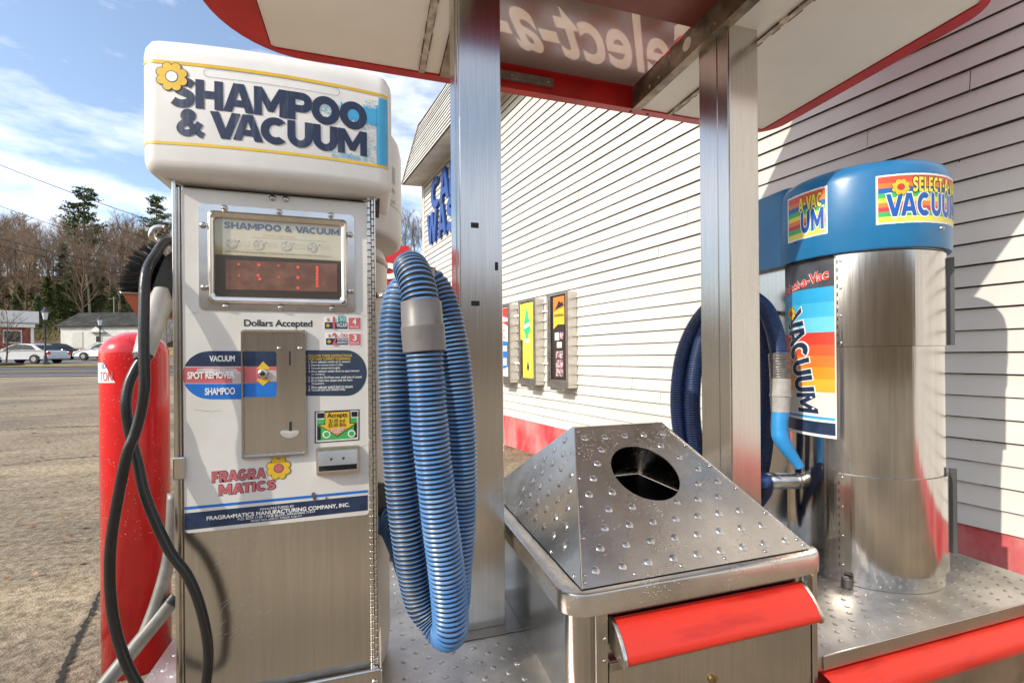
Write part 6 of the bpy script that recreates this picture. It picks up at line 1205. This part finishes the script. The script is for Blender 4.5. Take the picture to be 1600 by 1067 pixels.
# trees
barkm = mat('grey_brown_bark', (0.13, 0.10, 0.075), 0.9, 0, 0.3, 4, spec=0.1); twigm = mat('brown_twig', (0.19, 0.135, 0.095), 0.9, 0, 0.3, 0.25, c2=(0.30, 0.225, 0.16), spec=0.1); palebark = mat('pale_bark', (0.33, 0.28, 0.21), 0.9, 0, 0.2, 4, spec=0.1)
def grow(seed, hgt, trunk_m, label, group, spread=0.55, lean=(0, 0), levels=4, first=0.28, tw=0.014):
    r = random.Random(seed); bt_, bc = B(), B()
    th = thing('bare_tree', label, 'tree', (0, 0, 0), group)
    def limb(bm, a, d, l_, rad, sides):
        pts = [a]; n = 4 if l_ > 1 else 2
        for i in range(n): d = (d + Vector((r.uniform(-.16, .16), r.uniform(-.16, .16), r.uniform(-.05, .12)))).normalized(); pts.append(pts[-1] + d * (l_ / n))
        m = len(pts); sweep(bm, pts, lambda i: rad * (1 - 0.6 * i / (m - 1)), sides, cap=False); return pts, d
    def rec(a, d, l_, rad, lev):
        pts, d2 = limb(bc, a, d, l_, max(rad, tw), 5 if lev < 2 else 3)
        if lev >= levels: return
        k = (6, 6, 5, 4, 3)[min(lev, 4)]
        for i in range(k):
            f = 0.25 + 0.75 * (i + r.random()) / k; j = min(len(pts) - 2, int(f * (len(pts) - 1))); p = pts[j].lerp(pts[j + 1], f * (len(pts) - 1) - j if f < 1 else 1)
            ax = Vector((r.gauss(0, 1), r.gauss(0, 1), r.gauss(0, .6))).normalized(); nd = (d2 + ax * r.uniform(.5, 1.0) + Zv * 0.12).normalized(); rec(p, nd, l_ * r.uniform(.42, .66), rad * 0.48, lev + 1)
    d = Vector((lean[0], lean[1], 1)).normalized(); tp, td = [Vector((0, 0, -0.4))], d
    for i in range(6): td = (td + Vector((r.uniform(-.07, .07), r.uniform(-.07, .07), .1))).normalized(); tp.append(tp[-1] + td * hgt * 0.145)
    R_ = hgt * 0.0135; sweep(bt_, tp, lambda i: R_ * (1.15 - 0.85 * i / 6), 8, cap=False); obj('trunk', bt_, trunk_m, th, smooth=True)
    nb = 11
    for i in range(nb):
        f = first + (1 - first) * i / (nb - 1); x = f * 6; j = min(5, int(x)); p = tp[j].lerp(tp[j + 1], x - j); a = i * 2.4 + r.uniform(-.4, .4); sp = spread * (1.25 - .5 * f); rec(p, Vector((math.cos(a) * sp, math.sin(a) * sp, .62 + .3 * f)).normalized(), hgt * (0.36 - .12 * f) * r.uniform(.8, 1.15), R_ * 0.42, 1)
    obj('branches', bc, twigm, th); return th
def pine(seed, hgt, label, group, flat=False, name='pine_tree', dark=0.0):
    r = random.Random(seed); th = thing(name, label, 'tree', (0, 0, 0), group); bm = B(); sweep(bm, [Vector((0, 0, -.4)), Vector((.1, 0, hgt * .5)), Vector((0, .1, hgt * .96))], lambda i: hgt * (.016, .010, .003)[i], 7, cap=False); obj('trunk', bm, barkm, th, smooth=True)
    bm = B(); nlim = 60 if flat else 120
    for i in range(nlim):
        f = (0.50 if flat else 0.08) + (0.50 if flat else 0.90) * (i + r.random()) / nlim; a = r.uniform(0, 2 * PI)
        ln = hgt * ((0.30 * (1.05 - f) ** .5 * r.uniform(.35, 1.1)) if flat else 0.26 * (1.03 - f) ** .8 * r.uniform(.7, 1.1)); up_ = r.uniform(.0, .25) if flat else r.uniform(-.25, .05)
        b0 = Vector((0, 0, hgt * f)); dv = Vector((math.cos(a), math.sin(a), up_))
        for k in range(60 if flat else 34):
            t = r.uniform(.25 if flat else .1, 1) ; c = b0 + dv * ln * t + Vector((r.gauss(0, 1), r.gauss(0, 1), r.gauss(0, .5))) * (hgt * .014); s = hgt * (r.uniform(.006, .014) if flat else r.uniform(.008, .022)); u = Vector((r.gauss(0, 1), r.gauss(0, 1), r.gauss(0, .5))).normalized(); v = u.orthogonal().normalized(); ngon(bm, [c - u * s, c + v * s * .5, c + u * s, c - v * s * .5])
    obj('foliage', bm, mat('pine_needles', (0.04, 0.06, 0.02), 0.8, 0, 0.3, 0.8, c2=(0.10, 0.125, 0.04), th=(0.35, 0.65), spec=0.2), th); return th
GB = 'bare trees on the wooded hillside'
T1 = grow(1, 15, barkm, 'leafless grey brown tree on the wooded hillside across the road', GB); T2 = grow(2, 16, barkm, 'leafless grey brown tree on the wooded hillside across the road', GB, 0.42); T3 = grow(3, 16, palebark, 'pale trunked leafless tree on the wooded hillside across the road', 'pale trunked trees on the hillside', 0.34, first=0.42)
rt = random.Random(17); first = {0: T1, 1: T2, 2: T3}; used = set()
def plant(k, px, D, sc_=1.0):
    src = first[k]; p = at(px, D, -0.2)
    if k not in used: used.add(k); src.location = p; src.scale = (sc_,) * 3; src.rotation_euler = (0, 0, rt.uniform(0, 6.28))
    else: dup(src, p, rt.uniform(0, 6.28), None, sc_)
for i in range(62):
    D = 67 + 0.75 * i + rt.uniform(-2, 2); px = -60 + ((i * 97) % 345) + rt.uniform(-8, 8); plant((0, 1, 0, 2, 1)[i % 5], px, D, rt.uniform(.60, .86))
plant(0, 22, 72, 1.0); plant(0, -8, 71, 1.05); plant(2, 142, 68, 0.9); plant(2, 186, 69, 0.8); plant(2, 200, 71, 0.85)
for i in range(8): plant(i % 2, 590 + 15 * i, 95 + i * 3, 0.8)
bm = B(); ru = random.Random(31)
for i in range(15000):
    D = 63 + 45 * ru.random() ** 1.3; px = ru.uniform(-80, 300); c = at(px, D, 0); l_ = ru.uniform(0.5, 2.6); d = Vector((ru.gauss(0, .45), ru.gauss(0, .45), 1)).normalized(); a = c + Vector((ru.uniform(-.8, .8), ru.uniform(-.8, .8), ru.uniform(0, 1.2))); s_ = Rv * ru.uniform(0.008, 0.03)
    f = ngon(bm, [a - s_, a + s_, a + d * l_]); f.material_index = ru.choice((0, 1, 1, 1, 2))
tag(obj('undergrowth', bm, [twigm, mat('olive_twig', (0.15, 0.15, 0.055), 0.9, 0, 0.3, 1), mat('tan_twig', (0.26, 0.20, 0.13), 0.9, 0, 0.3, 1)]), kind='stuff')
pw = pine(5, 22, 'tall flat topped pine rising above the bare trees', None, True); pw.location = at(133, 80, -.3); pw.scale = (.92,) * 3
pw2 = pine(6, 20, 'tall pine just left of the machine cap above the bare trees', None, True); pw2.location = at(246, 82, -.3); pw2.scale = (.92,) * 3
GE = 'dark evergreens behind the white outbuilding'
E1 = pine(8, 9.5, 'dark green evergreen behind the long white outbuilding', GE, name='evergreen_tree'); E1.location = at(108, 67, -.4)
for px, D, s in ((128, 69, 1.0), (92, 66, .85), (148, 70, .9), (118, 72, 1.15), (138, 75, 1.1), (75, 68, .9), (178, 68, .72), (196, 70, .75), (60, 65, .7), (30, 70, .75), (5, 72, .8), (100, 76, 1.25), (160, 78, 1.1), (215, 74, .9), (50, 78, 1.0), (690, 100, .8), (672, 104, .9)): dup(E1, at(px, D, -.4), rt.uniform(0, 6), None, s)
yt = grow(12, 3.9, barkm, 'small bare young tree in a mulch ring at the road verge', None, 0.75, (0.1, 0.0), 3, 0.35, 0.006); yt.location = at(8, 30.5, 0.05)
g = at(8, 30.5); bm = B(); lathe(bm, 0, 0, [(1.0, -.05), (.8, .12), (.3, .2), (.01, .2)], 20); o = obj('mulch_ring', bm, mat('dark_mulch', (0.03, 0.022, 0.016), 0.95, 0, 0.3, 8, 0.5, 20), yt, smooth=True)
yt2 = grow(14, 3.6, barkm, 'small bare tree beside the red bollard in front of the houses', None, 0.6, (0, 0), 3, 0.35, 0.006); yt2.location = at(262, 33, 0.05)
# fallen leaves along the wall foot and over the lot, cracks and patches in the asphalt
bm = B(); rl = random.Random(41)
for i in range(620):
    if i < 420: p = W(rl.uniform(-0.5, 9.5), abs(rl.gauss(0.02, 0.18)) + 0.03, 0)
    else: D_ = rl.uniform(2.4, 16); p = Fv * D_ + Rv * (D_ * rl.uniform(-1.12, -0.70))
    c = Vector((p.x, p.y, gz(p.dot(Fv), p.dot(Rv)) + rl.uniform(.006, .02))); s_ = rl.uniform(.012, .035); a = rl.uniform(0, 6.3); u = Vector((math.cos(a), math.sin(a), rl.uniform(-.3, .3))) * s_; v = Vector((-math.sin(a), math.cos(a), rl.uniform(-.3, .3))) * s_ * .6
    ngon(bm, [c - u, c + v, c + u, c - v]).material_index = rl.choice((0, 0, 1))
tag(obj('fallen_leaves', bm, [mat('dry_leaf', (0.22, 0.11, 0.05), 0.8, 0, 0.3, 20), mat('pale_leaf', (0.32, 0.20, 0.10), 0.8, 0, 0.3, 20)]), kind='stuff')
def crack(pts, wmin, wmax, seed):
    r = random.Random(seed); bm = B(); a = []
    for p in catmull([PZ(x, y, 0.006) for x, y in pts], 0.03):
        w_ = r.uniform(wmin, wmax); j = r.gauss(0, 0.012); p = p + Fv * j; a.append((p + Fv * w_, p - Fv * w_))
    for (p, q), (r_, s_) in zip(a, a[1:]): bm.faces.new([bm.verts.new(x) for x in (p, q, s_, r_)])
    bmesh.ops.remove_doubles(bm, verts=bm.verts, dist=1e-5)
    for v in bm.verts: v.co.z = gz(v.co.dot(Fv), v.co.dot(Rv)) + 0.008
    tag(obj('ground_crack', bm, MATS['crack_tar']), kind='structure')
crack(((-40, 742), (30, 735), (90, 728), (160, 724)), 0.004, 0.016, 5); crack(((-30, 690), (60, 684), (158, 681)), 0.006, 0.02, 6); crack(((40, 868), (80, 850), (120, 846), (160, 835)), 0.002, 0.008, 7)
